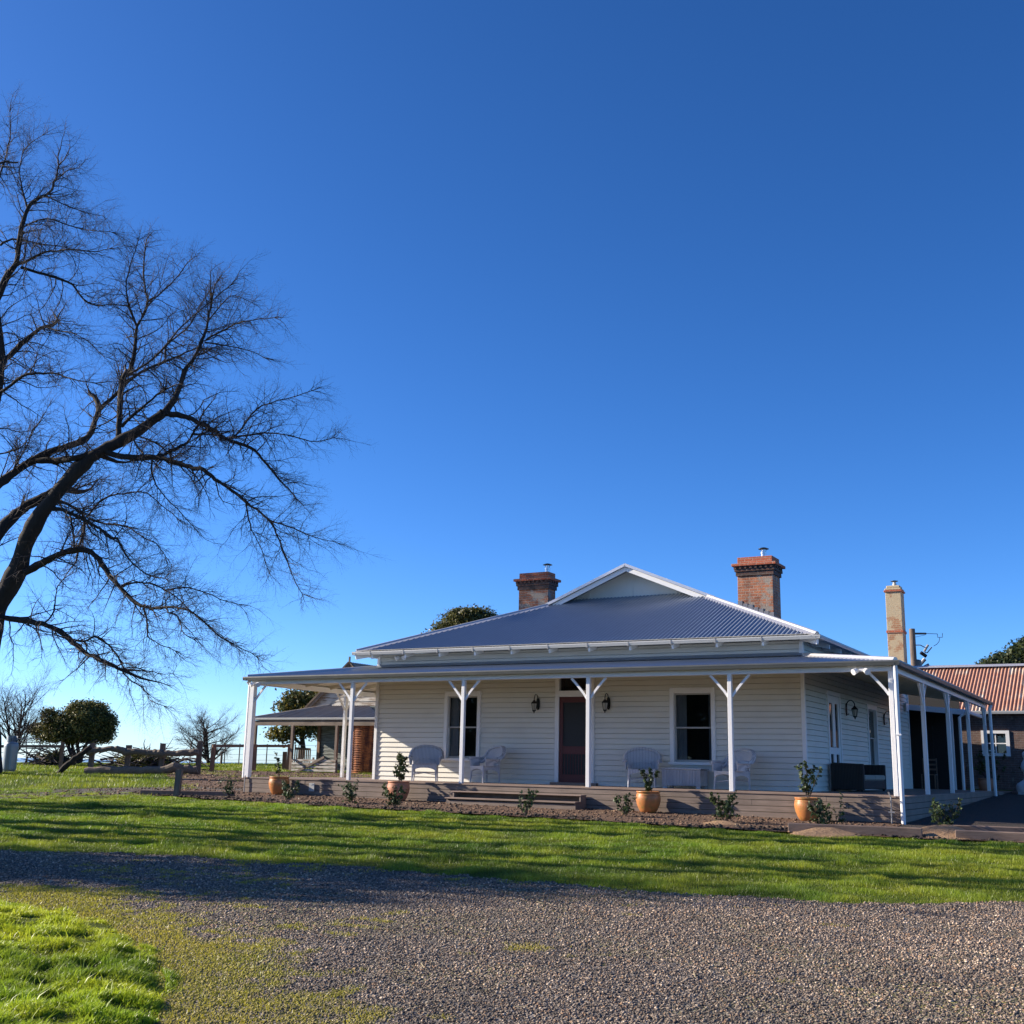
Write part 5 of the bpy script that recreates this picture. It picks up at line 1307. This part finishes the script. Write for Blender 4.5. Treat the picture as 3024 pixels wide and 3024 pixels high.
# ================================================================== GROUND
def struct(o, kind='structure'): o['kind'] = kind; return o
# terrain: rings round the viewpoint so that it reaches past the brow of the hill
rings = [0.0]; st = .6
while rings[-1] < 900: rings.append(rings[-1]+st); st *= 1.022
A = 220; V = []; 
ang = np.linspace(0, 2*PI, A, endpoint=False)
RR = np.array(rings[1:]); X = CAM[0]+np.outer(RR, np.cos(ang)); Y = CAM[1]+np.outer(RR, np.sin(ang))
Z = zg(X, Y)+(vnoise(X, Y, 3.1, 2)-.5)*.024*(np.hypot(X+8, Y-5) > 15)-.022
V = np.concatenate([[[CAM[0], CAM[1], zg1(CAM[0], CAM[1])]], np.stack([X, Y, Z], -1).reshape(-1, 3)])
n = len(RR); i = np.arange(n-1)[:, None]*A; j = np.arange(A)[None, :]; j2 = (j+1) % A
F = np.stack([i+j, i+j2, i+A+j2, i+A+j], -1).reshape(-1, 4)[:, ::-1]+1
F = [tuple(f) for f in F]+[(0, 1+k, 1+(k+1) % A) for k in range(A)]
struct(mesh_np('ground', V, F, M['ground'], smooth=True))
ang = np.linspace(0, 2*PI, 96, endpoint=False); R0 = [250, 800, 2500, 8000, 30000]
V = np.concatenate([np.stack([r*np.cos(ang), r*np.sin(ang), np.full(96, -30.0)], -1) for r in R0])
F = np.array([(a*96+k, a*96+(k+1) % 96, (a+1)*96+(k+1) % 96, (a+1)*96+k) for a in range(4) for k in range(96)])
struct(mesh_np('haze_sheet', V, F, M['haze_sheet']))  # added glossy sheet; its reflected sky stands in for haze over far land

DRV = np.array([(-40,-25.5),(-25,-19.3),(-14,-14.9),(-8.87,-13.07),(-6.6,-12.31),(-4.16,-11.98),(-1.91,-11.86),(.1,-11.92),(1.69,-11.44),(3.2,-10.41),(6,-8),(9,-5),(14,0),(20,6)])
BED = np.array([(-18.5,-2.2),(-16.6,-2.5),(-15.2,-2.85),(-12.5,-3.0),(-10.3,-3.1),(-6.27,-3.1),(-2.96,-3.4),(.9,-3.3),(2.4,-2.95),(5,-2.4),(9,-1.6)])
drv_y = lambda x: np.interp(x, DRV[:, 0], DRV[:, 1])+(vnoise(x, x*0, .35, 4)-.5)*.30+(vnoise(x, x*0, .11, 40)-.5)*.16+(vnoise(x, x*0, 1.7, 41)-.5)*.3
bed_y = lambda x: np.interp(x, BED[:, 0], BED[:, 1])+(vnoise(x, x*0, .5, 5)-.5)*.22
def sheet(name, xs, ylo, yhi, mat, lift, ny=24):
    V = []; F = []
    for x, a, b in zip(xs, ylo, yhi):
        for k in range(ny+1):
            y = a+(b-a)*k/ny; V.append((x, y, zg1(x, y)+lift))
    for i in range(len(xs)-1):
        for k in range(ny):
            q = i*(ny+1)+k; F.append((q, q+ny+1, q+ny+2, q+1))
    return struct(mesh_np(name, np.array(V), F, mat, smooth=True))
xs = np.concatenate([np.linspace(-40, -12, 60), np.linspace(-11.9, 8, 300), np.linspace(8.2, 20, 30)])
sheet('driveway', xs, np.full(len(xs), -40.0), drv_y(xs), M['gravel'], .006, 30)
xs = np.linspace(-18.5, 9, 300); sheet('garden_bed', xs, bed_y(xs), np.where(xs > .1, -1.3-.02*xs, .3), M['soil'], .018, 14)
xs = np.linspace(.12, 22, 80); sheet('side_path', xs, np.full(80, -1.35)-.02*xs, np.full(80, 24.0), M['darkgravel'], .010, 24)
# gravel track and bare soil at the left end of the house
def poly_sheet(name, pts, mat, lift, jit=.15):
    P = [];
    for i in range(len(pts)):
        a, b = np.array(pts[i], float), np.array(pts[(i+1) % len(pts)], float); L = np.linalg.norm(b-a); m = max(2, int(L/.25))
        for k in range(m):
            p = a+(b-a)*k/m; P.append(p+(RNG.uniform(-jit, jit, 2)))
    V = [(x, y, zg1(x, y)+lift) for x, y in P]
    bm = bmesh.new(); vs = [bm.verts.new(v) for v in V]; f = bm.faces.new(vs); bmesh.ops.triangulate(bm, faces=[f])
    bm.verts.index_update(); VV = [tuple(v.co) for v in bm.verts]; FF = [tuple(v.index for v in f.verts) for f in bm.faces]; bm.free()
    return struct(mesh_np(name, np.array(VV), FF, mat))
TRACK = [(-36,-15.5),(-27,-8.6),(-21.6,-4.0),(-19.8,1.4),(-18.0,3.0),(-16.6,2.0),(-16.6,-2.3),(-17.2,-3.0),(-18.7,-6.2),(-25,-11.3),(-33,-18.2)]
SOILP = [(-19.6,1.0),(-24.5,5.2),(-28.5,8.6),(-29.6,11.6),(-24,13.4),(-16.6,13.0),(-16.55,1.5),(-18.0,2.2)]
poly_sheet('track', TRACK, M['track'], .006); poly_sheet('bare_soil', SOILP, M['soil'], .010, .25)

def proj(P):
    q = P-CAM; z = q@AZ; return 1512+FPX*(q@AX)/z, 1512-FPX*(q@AY)/z, z
def inview(x, y, z=None, m=260):
    z = zg(x, y) if z is None else z
    px, py, d = proj(np.stack([x, y, z], -1)); return (d > 1) & (px > -m) & (px < 3024+m) & (py < 3024+m*.6)
def poly_in(x, y, poly):
    poly = np.asarray(poly); inside = np.zeros(len(x), bool); n = len(poly)
    for i in range(n):
        x0, y0 = poly[i]; x1, y1 = poly[(i+1) % n]
        c = ((y0 > y) != (y1 > y)) & (x < (x1-x0)*(y-y0)/((y1-y0) or 1e-9)+x0); inside ^= c
    return inside
def seg_dist(x, y, line):
    d = np.full(len(x), 1e9)
    for (x0, y0), (x1, y1) in zip(line[:-1], line[1:]):
        t = np.clip(((x-x0)*(x1-x0)+(y-y0)*(y1-y0))/((x1-x0)**2+(y1-y0)**2), 0, 1)
        d = np.minimum(d, np.hypot(x-x0-t*(x1-x0), y-y0-t*(y1-y0)))
    return d
# ---- grassy island in the bend of the drive
ISL = [(-14,-17.2),(-8,-16.35),(-4.89,-16.10),(-4.04,-16.08),(-2.99,-16.45),(-1.80,-17.15),(-1.15,-17.65),(-.42,-18.4),(.2,-19.5),(.5,-21),(.4,-24)]
ISLP = ISL+[(-16, -26)]
def isl_h(x, y):
    d = seg_dist(x, y, ISL)+(vnoise(x, y, .30, 51)-.5)*.22; ins = poly_in(x, y, ISLP); d = np.where(ins, d, -d)
    lump = (vnoise(x, y, .55, 7)**1.8)*.07+vnoise(x, y, .16, 26)*.045+vnoise(x, y, .3, 8)*.03
    return d, np.where(d > 0, (1-np.exp(-d/.35))*(.04+lump), -.02)
g = .05; gx = np.arange(-7, .8, g); gy_ = np.arange(-21.5, -15.9, g); GX, GY = np.meshgrid(gx, gy_); d, h = isl_h(GX.ravel(), GY.ravel())
ZZ = zg(GX.ravel(), GY.ravel())+h; idx = np.arange(GX.size).reshape(GX.shape); keep = (d.reshape(GX.shape) > -.06)
f = np.stack([idx[:-1, :-1], idx[:-1, 1:], idx[1:, 1:], idx[1:, :-1]], -1); k = keep[:-1, :-1] & keep[:-1, 1:] & keep[1:, 1:] & keep[1:, :-1]
f = f[k]; used = np.unique(f); remap = np.zeros(GX.size, int); remap[used] = np.arange(len(used))
struct(mesh_np('lawn_island', np.stack([GX.ravel(), GY.ravel(), ZZ], -1)[used], remap[f], M['ground'], smooth=True))

# ---- grass
GREEN = np.array([.125, .245, .018]); YELL = np.array([.34, .36, .03]); DEEP = np.array([.05, .11, .016])
def blades(name, x, y, z, h, w, col, lean=.5, near=False, parent=None, bias=(0, 0)):
    n = len(x); a = RNG.uniform(0, 2*PI, n); ux, uy = np.cos(a), np.sin(a)
    la = RNG.uniform(0, 2*PI, n); lm = lean*h*RNG.uniform(.3, 1.2, n); lx, ly = np.cos(la)*lm+bias[0]*h, np.sin(la)*lm+bias[1]*h
    B0 = np.stack([x-ux*w, y-uy*w, z], -1); B1 = np.stack([x+ux*w, y+uy*w, z], -1); T = np.stack([x+lx, y+ly, z+h], -1)
    c = col*RNG.uniform(.7, 1.3, (n, 1))
    if near:
        M0 = np.stack([x-ux*w*.8+lx*.35, y-uy*w*.8+ly*.35, z+h*.6], -1); M1 = np.stack([x+ux*w*.8+lx*.35, y+uy*w*.8+ly*.35, z+h*.6], -1)
        V = np.stack([B0, B1, M0, M1, T], 1).reshape(-1, 3); o = np.arange(n)[:, None]*5
        F = np.stack([o+[0, 1, 3], o+[0, 3, 2], o+[2, 3, 4]], 1).reshape(-1, 3); cc = np.stack([c*.7, c*.7, c, c, c*1.15], 1).reshape(-1, 3)
    else:
        V = np.stack([B0, B1, T], 1).reshape(-1, 3); F = np.arange(n*3).reshape(-1, 3); cc = np.stack([c*.75, c*.75, c*1.1], 1).reshape(-1, 3)
    return struct(mesh_np(name, V, F, M['grass'], parent, col=cc), 'stuff')
def gcol(x, y, ybias=0.0):
    m = np.clip(vnoise(x, y, 1.3, 11)*.6+vnoise(x, y, .3, 12)*.55-.15+ybias, 0, 1)[:, None]; q = np.clip(vnoise(x, y, .8, 13)*1.6-.75, 0, .7)[:, None]
    c = GREEN*(1-m)+YELL*m; return c*(1-q)+DEEP*q
# lawn between the bed and the drive
def scatter(n, x0, x1, y0, y1): return RNG.uniform(x0, x1, n), RNG.uniform(y0, y1, n)
x, y = scatter(2000000, -22, 12, -16.5, -.5); k = (y > drv_y(x)-.12) & (y < bed_y(x)+.10) & inview(x, y, None, 620); x, y = x[k], y[k]
dist = np.hypot(x-CAM[0], y-CAM[1]); k = RNG.uniform(0, 1, len(x)) < np.clip((13/dist)**1.2, 0, 1); x, y, dist = x[k], y[k], dist[k]
e = np.minimum(y-drv_y(x), bed_y(x)-y); lm = np.clip(vnoise(x, y, .30, 27)*2.0-.15, .5, 1.25); hh = (.018+.060*vnoise(x, y, .45, 3)*vnoise(x, y, .16, 9)+.014*RNG.uniform(0, 1, len(x)))*lm*np.clip(.55+e*1.4, .5, 1)
tuft = vnoise(x, y, .9, 21) > .86; hh[tuft] *= 1.7
print('lawn', len(x))
blades('grass', x, y, zg(x, y)-.012, hh, .0028*(dist/13), gcol(x, y, .16-.1*np.clip((dist-14)/10, 0, 1))*(.55+.5*lm)[:, None], .7)
# far lawn to the left, up to the brow
x, y = scatter(420000, -62, -14, -14, 34); k = inview(x, y) & ~poly_in(x, y, TRACK) & ~poly_in(x, y, SOILP) & ((x < -16.7) | (y < bed_y(x))) & ~((y < drv_y(x))) & ~((y > -16.5) & (y < -1.5) & (x > -20) & (y < bed_y(np.maximum(x, -18.5))))
x, y = x[k], y[k]; dist = np.hypot(x-CAM[0], y-CAM[1]); k = (dist < 60); x, y, dist = x[k], y[k], dist[k]
print('far', len(x)); blades('grass', x, y, zg(x, y)-.01, .045+.10*vnoise(x, y, .9, 14)*RNG.uniform(.4, 1, len(x)), .0055*(dist/30), gcol(x, y, .18), .6)
# thin grass on the bare soil
x, y = scatter(26000, -30, -16, -6, 14); k = (poly_in(x, y, SOILP) | poly_in(x, y, TRACK)) & (vnoise(x, y, 1.2, 31) > .62) & inview(x, y); x, y = x[k], y[k]
blades('grass', x, y, zg(x, y), RNG.uniform(.03, .08, len(x)), .008, gcol(x, y, .3), .7)
# the island
x, y = scatter(560000, -7, .8, -21.3, -15.9); d, h = isl_h(x, y); k = (d > -.05) & inview(x, y, None, 420); x, y, d, h = x[k], y[k], d[k], h[k]
dist = np.hypot(x-CAM[0], y-CAM[1]); k = RNG.uniform(0, 1, len(x)) < np.clip(6.5/dist, .35, 1); x, y, d, h, dist = x[k], y[k], d[k], h[k], dist[k]
print('island', len(x)); hh = (.017+.050*vnoise(x, y, .5, 15)*vnoise(x, y, .15, 25)+.020*RNG.uniform(0, 1, len(x))+.05*(RNG.uniform(0, 1, len(x)) > .985))*np.clip(vnoise(x, y, .16, 26)*2.4-.35, .32, 1.25); hh *= np.clip(.5+d*1.6, .45, 1)
blades('grass', x, y, zg(x, y)+np.maximum(h, 0)-.006, hh, .0034, gcol(x, y, .30)*np.array([1.25, 1.3, 1.0])*(.55+.55*np.clip(vnoise(x, y, .16, 26)*2.4-.35, 0, 1))[:, None], .85, True, None, (.18, .05))
# moss creeping over the gravel
x, y = scatter(520000, -7, 6, -21, -11.8); d, _ = isl_h(x, y)
mossm = np.clip(1.05-(-d)/1.7, 0, 1)*(d < .06)+.25*np.clip(1-(drv_y(x)-y)/.5, 0, 1)
mossf = lambda x, y, mm: mm*1.0+vnoise(x, y, .8, 16)*.85+vnoise(x, y, .17, 17)*.85-1.25-.05*np.clip(x, -2, 5)
k = (y < drv_y(x)+.05) & (d < .05) & inview(x, y); x, y, mm = x[k], y[k], mossm[k]
k = RNG.uniform(0, .55, len(x)) < mossf(x, y, mm); x, y = x[k], y[k]; dist = np.hypot(x-CAM[0], y-CAM[1])
print('moss', len(x)); mc = np.array([.50, .42, .04])*(1-.6*vnoise(x, y, .5, 18))[:, None]+np.array([.20, .25, .02])*(.6*vnoise(x, y, .5, 18))[:, None]
o = blades('moss', x, y, zg(x, y)+.004, RNG.uniform(.008, .024, len(x)), .0035*dist/8, mc, .8)

# ---- loose stones of the drive
OCT_V = np.array([(1,0,0),(-1,0,0),(0,1,0),(0,-1,0),(0,0,1),(0,0,-1)], float); OCT_F = np.array([(0,2,4),(2,1,4),(1,3,4),(3,0,4),(2,0,5),(1,2,5),(3,1,5),(0,3,5)])
def stones(name, x, y, z, r, col, mat, flat=.65):
    n = len(x); Vv = np.repeat(OCT_V[None], n, 0)*RNG.uniform(.65, 1.25, (n, 6, 1))+RNG.normal(0, .16, (n, 6, 3))
    a = RNG.uniform(0, 2*PI, n); b = RNG.normal(0, .5, n); ca, sa, cb, sb = np.cos(a), np.sin(a), np.cos(b), np.sin(b)
    X = Vv[:, :, 0]*RNG.uniform(.8, 1.35, (n, 1)); Y = Vv[:, :, 1]; Zz = Vv[:, :, 2]*flat
    Y, Zz = Y*cb[:, None]-Zz*sb[:, None], Y*sb[:, None]+Zz*cb[:, None]; X, Y = X*ca[:, None]-Y*sa[:, None], X*sa[:, None]+Y*ca[:, None]
    P = np.stack([X, Y, Zz], -1)*r[:, None, None]+np.stack([x, y, z+r*flat*.45], -1)[:, None, :]
    F = (np.arange(n)[:, None, None]*6+OCT_F[None]).reshape(-1, 3)
    return mesh_np(name, P.reshape(-1, 3), F, mat, col=np.repeat(col, 6, 0))
x, y = scatter(1900000, -12, 9.5, -20.2, -4.5); d, _ = isl_h(x, y); k = (y < drv_y(x)+.06) & (d < .03) & inview(x, y, None, 560); x, y, d = x[k], y[k], d[k]
dist = np.hypot(x-CAM[0], y-CAM[1]); k = RNG.uniform(0, 1, len(x)) < np.clip((6.6/dist)**1.5, 0, 1); x, y, d, dist = x[k], y[k], d[k], dist[k]
pal = np.array([(.19,.16,.14),(.09,.077,.07),(.33,.285,.245),(.05,.044,.042),(.25,.17,.115),(.50,.44,.38)]); ci = RNG.choice(6, len(x), p=[.28,.26,.16,.14,.11,.05]); c = pal[ci]*RNG.uniform(.75, 1.25, (len(x), 1))
warm = np.clip(vnoise(x, y, 1.6, 19)*1.2-.2+np.clip(x, -3, 4)*.06, 0, 1)[:, None]; c = c*(1+.25*warm*np.array([1, .85, .7]))*np.array([1.12, 1.0, .86])*(.60+.45*vnoise(x, y, 1.9, 50)+.40*vnoise(x, y, .5, 52))[:, None]
mm = np.clip(1.05-(-d)/1.7, 0, 1); mf = np.clip(mossf(x, y, mm)*1.6, 0, .8)[:, None]; c = c*(1-mf)+np.array([.34, .29, .04])*mf*RNG.uniform(.6, 1.2, (len(x), 1))
print('stones', len(x)); struct(stones('gravel', x, y, zg(x, y)+.004, (.0038+.0095*RNG.uniform(0, 1, len(x))**1.8)*(dist/7)**.35, c, M['chips']), 'stuff')
# straw on the gravel
x, y = scatter(160, -3, 4.5, -18, -11.5); k = inview(x, y, None, 0) & (isl_h(x, y)[0] < -.3) & (y < drv_y(x)-.3); sm = MB()
for a, b in list(zip(x[k], y[k]))[:26]:
    t_ = random.uniform(0, PI); L = random.uniform(.03, .10); z = zg1(a, b)+.022
    sm.bar((a-math.cos(t_)*L, b-math.sin(t_)*L, z), (a+math.cos(t_)*L, b+math.sin(t_)*L, z+.008), .006, .003)
struct(sm.build('straw', M['curtain_straw'] if 'curtain_straw' in M else m_paint('dry_straw', (.52, .42, .24), .2, .8)), 'stuff')
# ---- clods and bark chips in the bed, chips round the left end of the house
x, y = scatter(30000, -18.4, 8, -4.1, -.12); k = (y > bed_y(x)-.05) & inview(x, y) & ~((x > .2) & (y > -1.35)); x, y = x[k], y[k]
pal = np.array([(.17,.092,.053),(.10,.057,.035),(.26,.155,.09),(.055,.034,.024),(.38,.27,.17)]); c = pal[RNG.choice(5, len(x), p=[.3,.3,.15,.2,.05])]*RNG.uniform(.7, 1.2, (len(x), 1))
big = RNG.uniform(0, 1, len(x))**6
dk = (y-bed_y(x) < .75*vnoise(x, x*0, .8, 44)+.1) & (RNG.uniform(0, 1, len(x)) < .9); c[dk] = c[dk]*.22; big[dk] = big[dk]*1.4+.15  # clods by the lawn edge coloured dark to stand in for a shadow strip
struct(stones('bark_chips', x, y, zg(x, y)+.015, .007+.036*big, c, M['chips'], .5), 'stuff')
x, y = scatter(16000, -30, -16.6, -6, 13); k = (poly_in(x, y, SOILP) | poly_in(x, y, TRACK)) & inview(x, y); x, y = x[k], y[k]
c = pal[RNG.choice(5, len(x), p=[.35,.25,.2,.1,.1])]*RNG.uniform(.7, 1.2, (len(x), 1)); struct(stones('bark_chips', x, y, zg(x, y)+.006, .015+.04*RNG.uniform(0, 1, len(x))**6, c, M['chips'], .5), 'stuff')
# ---- pale mulch mounds with their shrubs
for mx, my, r_, hh_, lab in ((1.20, -2.45, .72, .17, 'pale mulch mound under the shrub right of the verandah corner'), (-.55, -3.25, .55, .10, 'small pale mulch heap in front of the rightmost pot'), (-2.72, -2.35, .34, .06, 'little mulch heap under the dark bushy shrub')):
    V = []; F = []; n = 40; m = 10
    for i in range(m+1):
        for k in range(n):
            rr_ = r_*i/m; a = 2*PI*k/n; xx, yy = mx+rr_*math.cos(a)*1.15, my+rr_*math.sin(a)*.9
            V.append((xx, yy, zg1(xx, yy)+.0+hh_*(.5+.5*math.cos(PI*i/m))*(1+.3*(float(vnoise(xx, yy, .15, 3))-.5))+(.02 if i < m else -.02)))
    for i in range(m):
        for k in range(n): F.append((i*n+k, i*n+(k+1) % n, (i+1)*n+(k+1) % n, (i+1)*n+k))
    t = mesh_np('mulch_mound', np.array(V), F, M['mulch'], origin=(mx, my, zg1(mx, my)), smooth=True); tag(t, lab, 'mulch heap')
# ---- timber sleepers edging the bed at the right
def sleeper(a, b, w, h, label):
    a = np.array([*a, zg1(*a)+h/2]); b = np.array([*b, zg1(*b)+h/2]); c = (a+b)/2
    o = MB().bar(tuple(a), tuple(b), w, h).build('timber_sleeper', M['sleeper'], None, tuple(c), bevel=.012); tag(o, label, 'sleeper', 'sleepers edging the garden bed')
sleeper((-1.2, -3.28), (.95, -2.95), .14, .16, 'long timber sleeper between the lawn and the right end of the deck')
sleeper((1.15, -1.55), (2.6, -1.25), .14, .14, 'pale timber sleeper behind the mulch mound along the dark side path')
sleeper((1.45, -2.85), (2.55, -2.70), .16, .15, 'short dark sleeper right of the mulch mound beside the lawn')
sleeper((2.6, -2.75), (2.95, -1.5), .16, .16, 'sleeper end running back to the side path at the right edge')
sleeper((-17.6, -2.55), (-15.4, -1.6), .12, .12, 'dark timber sleeper between the short post and the deck corner')

# ================================================================== LIGHT, SKY, CAMERA
w = bpy.data.worlds.new('World'); scene.world = w; w.use_nodes = True; nt = w.node_tree; nt.nodes.clear()
out = nt.nodes.new('ShaderNodeOutputWorld'); bg = nt.nodes.new('ShaderNodeBackground'); sky = nt.nodes.new('ShaderNodeTexSky')
sky.sky_type = 'NISHITA'; sky.sun_disc = False
to_sun = -SUN_DIR; elev = math.asin(to_sun[2]); azim = math.atan2(to_sun[0], to_sun[1])   # clockwise from +Y
sky.sun_elevation = elev; sky.sun_rotation = azim
sky.air_density = .65; sky.dust_density = .4; sky.ozone_density = 5.5; sky.altitude = 100
bg.inputs['Strength'].default_value = .092
hs = nt.nodes.new('ShaderNodeHueSaturation'); hs.inputs['Saturation'].default_value = 1.11; hs.inputs['Hue'].default_value = .503; gm = nt.nodes.new('ShaderNodeGamma'); gm.inputs[1].default_value = 1.12
nt.links.new(sky.outputs[0], gm.inputs[0]); nt.links.new(gm.outputs[0], hs.inputs['Color']); nt.links.new(hs.outputs[0], bg.inputs[0]); nt.links.new(bg.outputs[0], out.inputs[0])
sl = bpy.data.lights.new('sun', 'SUN'); sl.energy = 5.0; sl.angle = math.radians(.45); sl.color = (1.0, .89, .74)
so_ = link(bpy.data.objects.new('sun', sl)); so_.rotation_euler = Vector(SUN_DIR).to_track_quat('-Z', 'Y').to_euler(); so_.location = (-40, -15, 30)
cd = bpy.data.cameras.new('camera'); co = link(bpy.data.objects.new('camera', cd)); scene.camera = co
R3 = Matrix(((AX[0], AY[0], -AZ[0]), (AX[1], AY[1], -AZ[1]), (AX[2], AY[2], -AZ[2])))
co.matrix_world = Matrix.Translation(Vector(CAM)) @ R3.to_4x4()
cd.sensor_fit = 'HORIZONTAL'; cd.sensor_width = 36.0; cd.lens = 36.0*FPX/3024; cd.clip_start = .1; cd.clip_end = 60000
scene.render.engine = 'CYCLES'; scene.cycles.max_bounces = 6; scene.cycles.transparent_max_bounces = 12; scene.cycles.diffuse_bounces = 3; scene.cycles.glossy_bounces = 3
scene.cycles.use_denoising = True
vs = scene.view_settings; vs.view_transform = 'Standard'; vs.look = 'None'; vs.exposure = 1.0; vs.gamma = 1.0
scene.display_settings.display_device = 'sRGB'
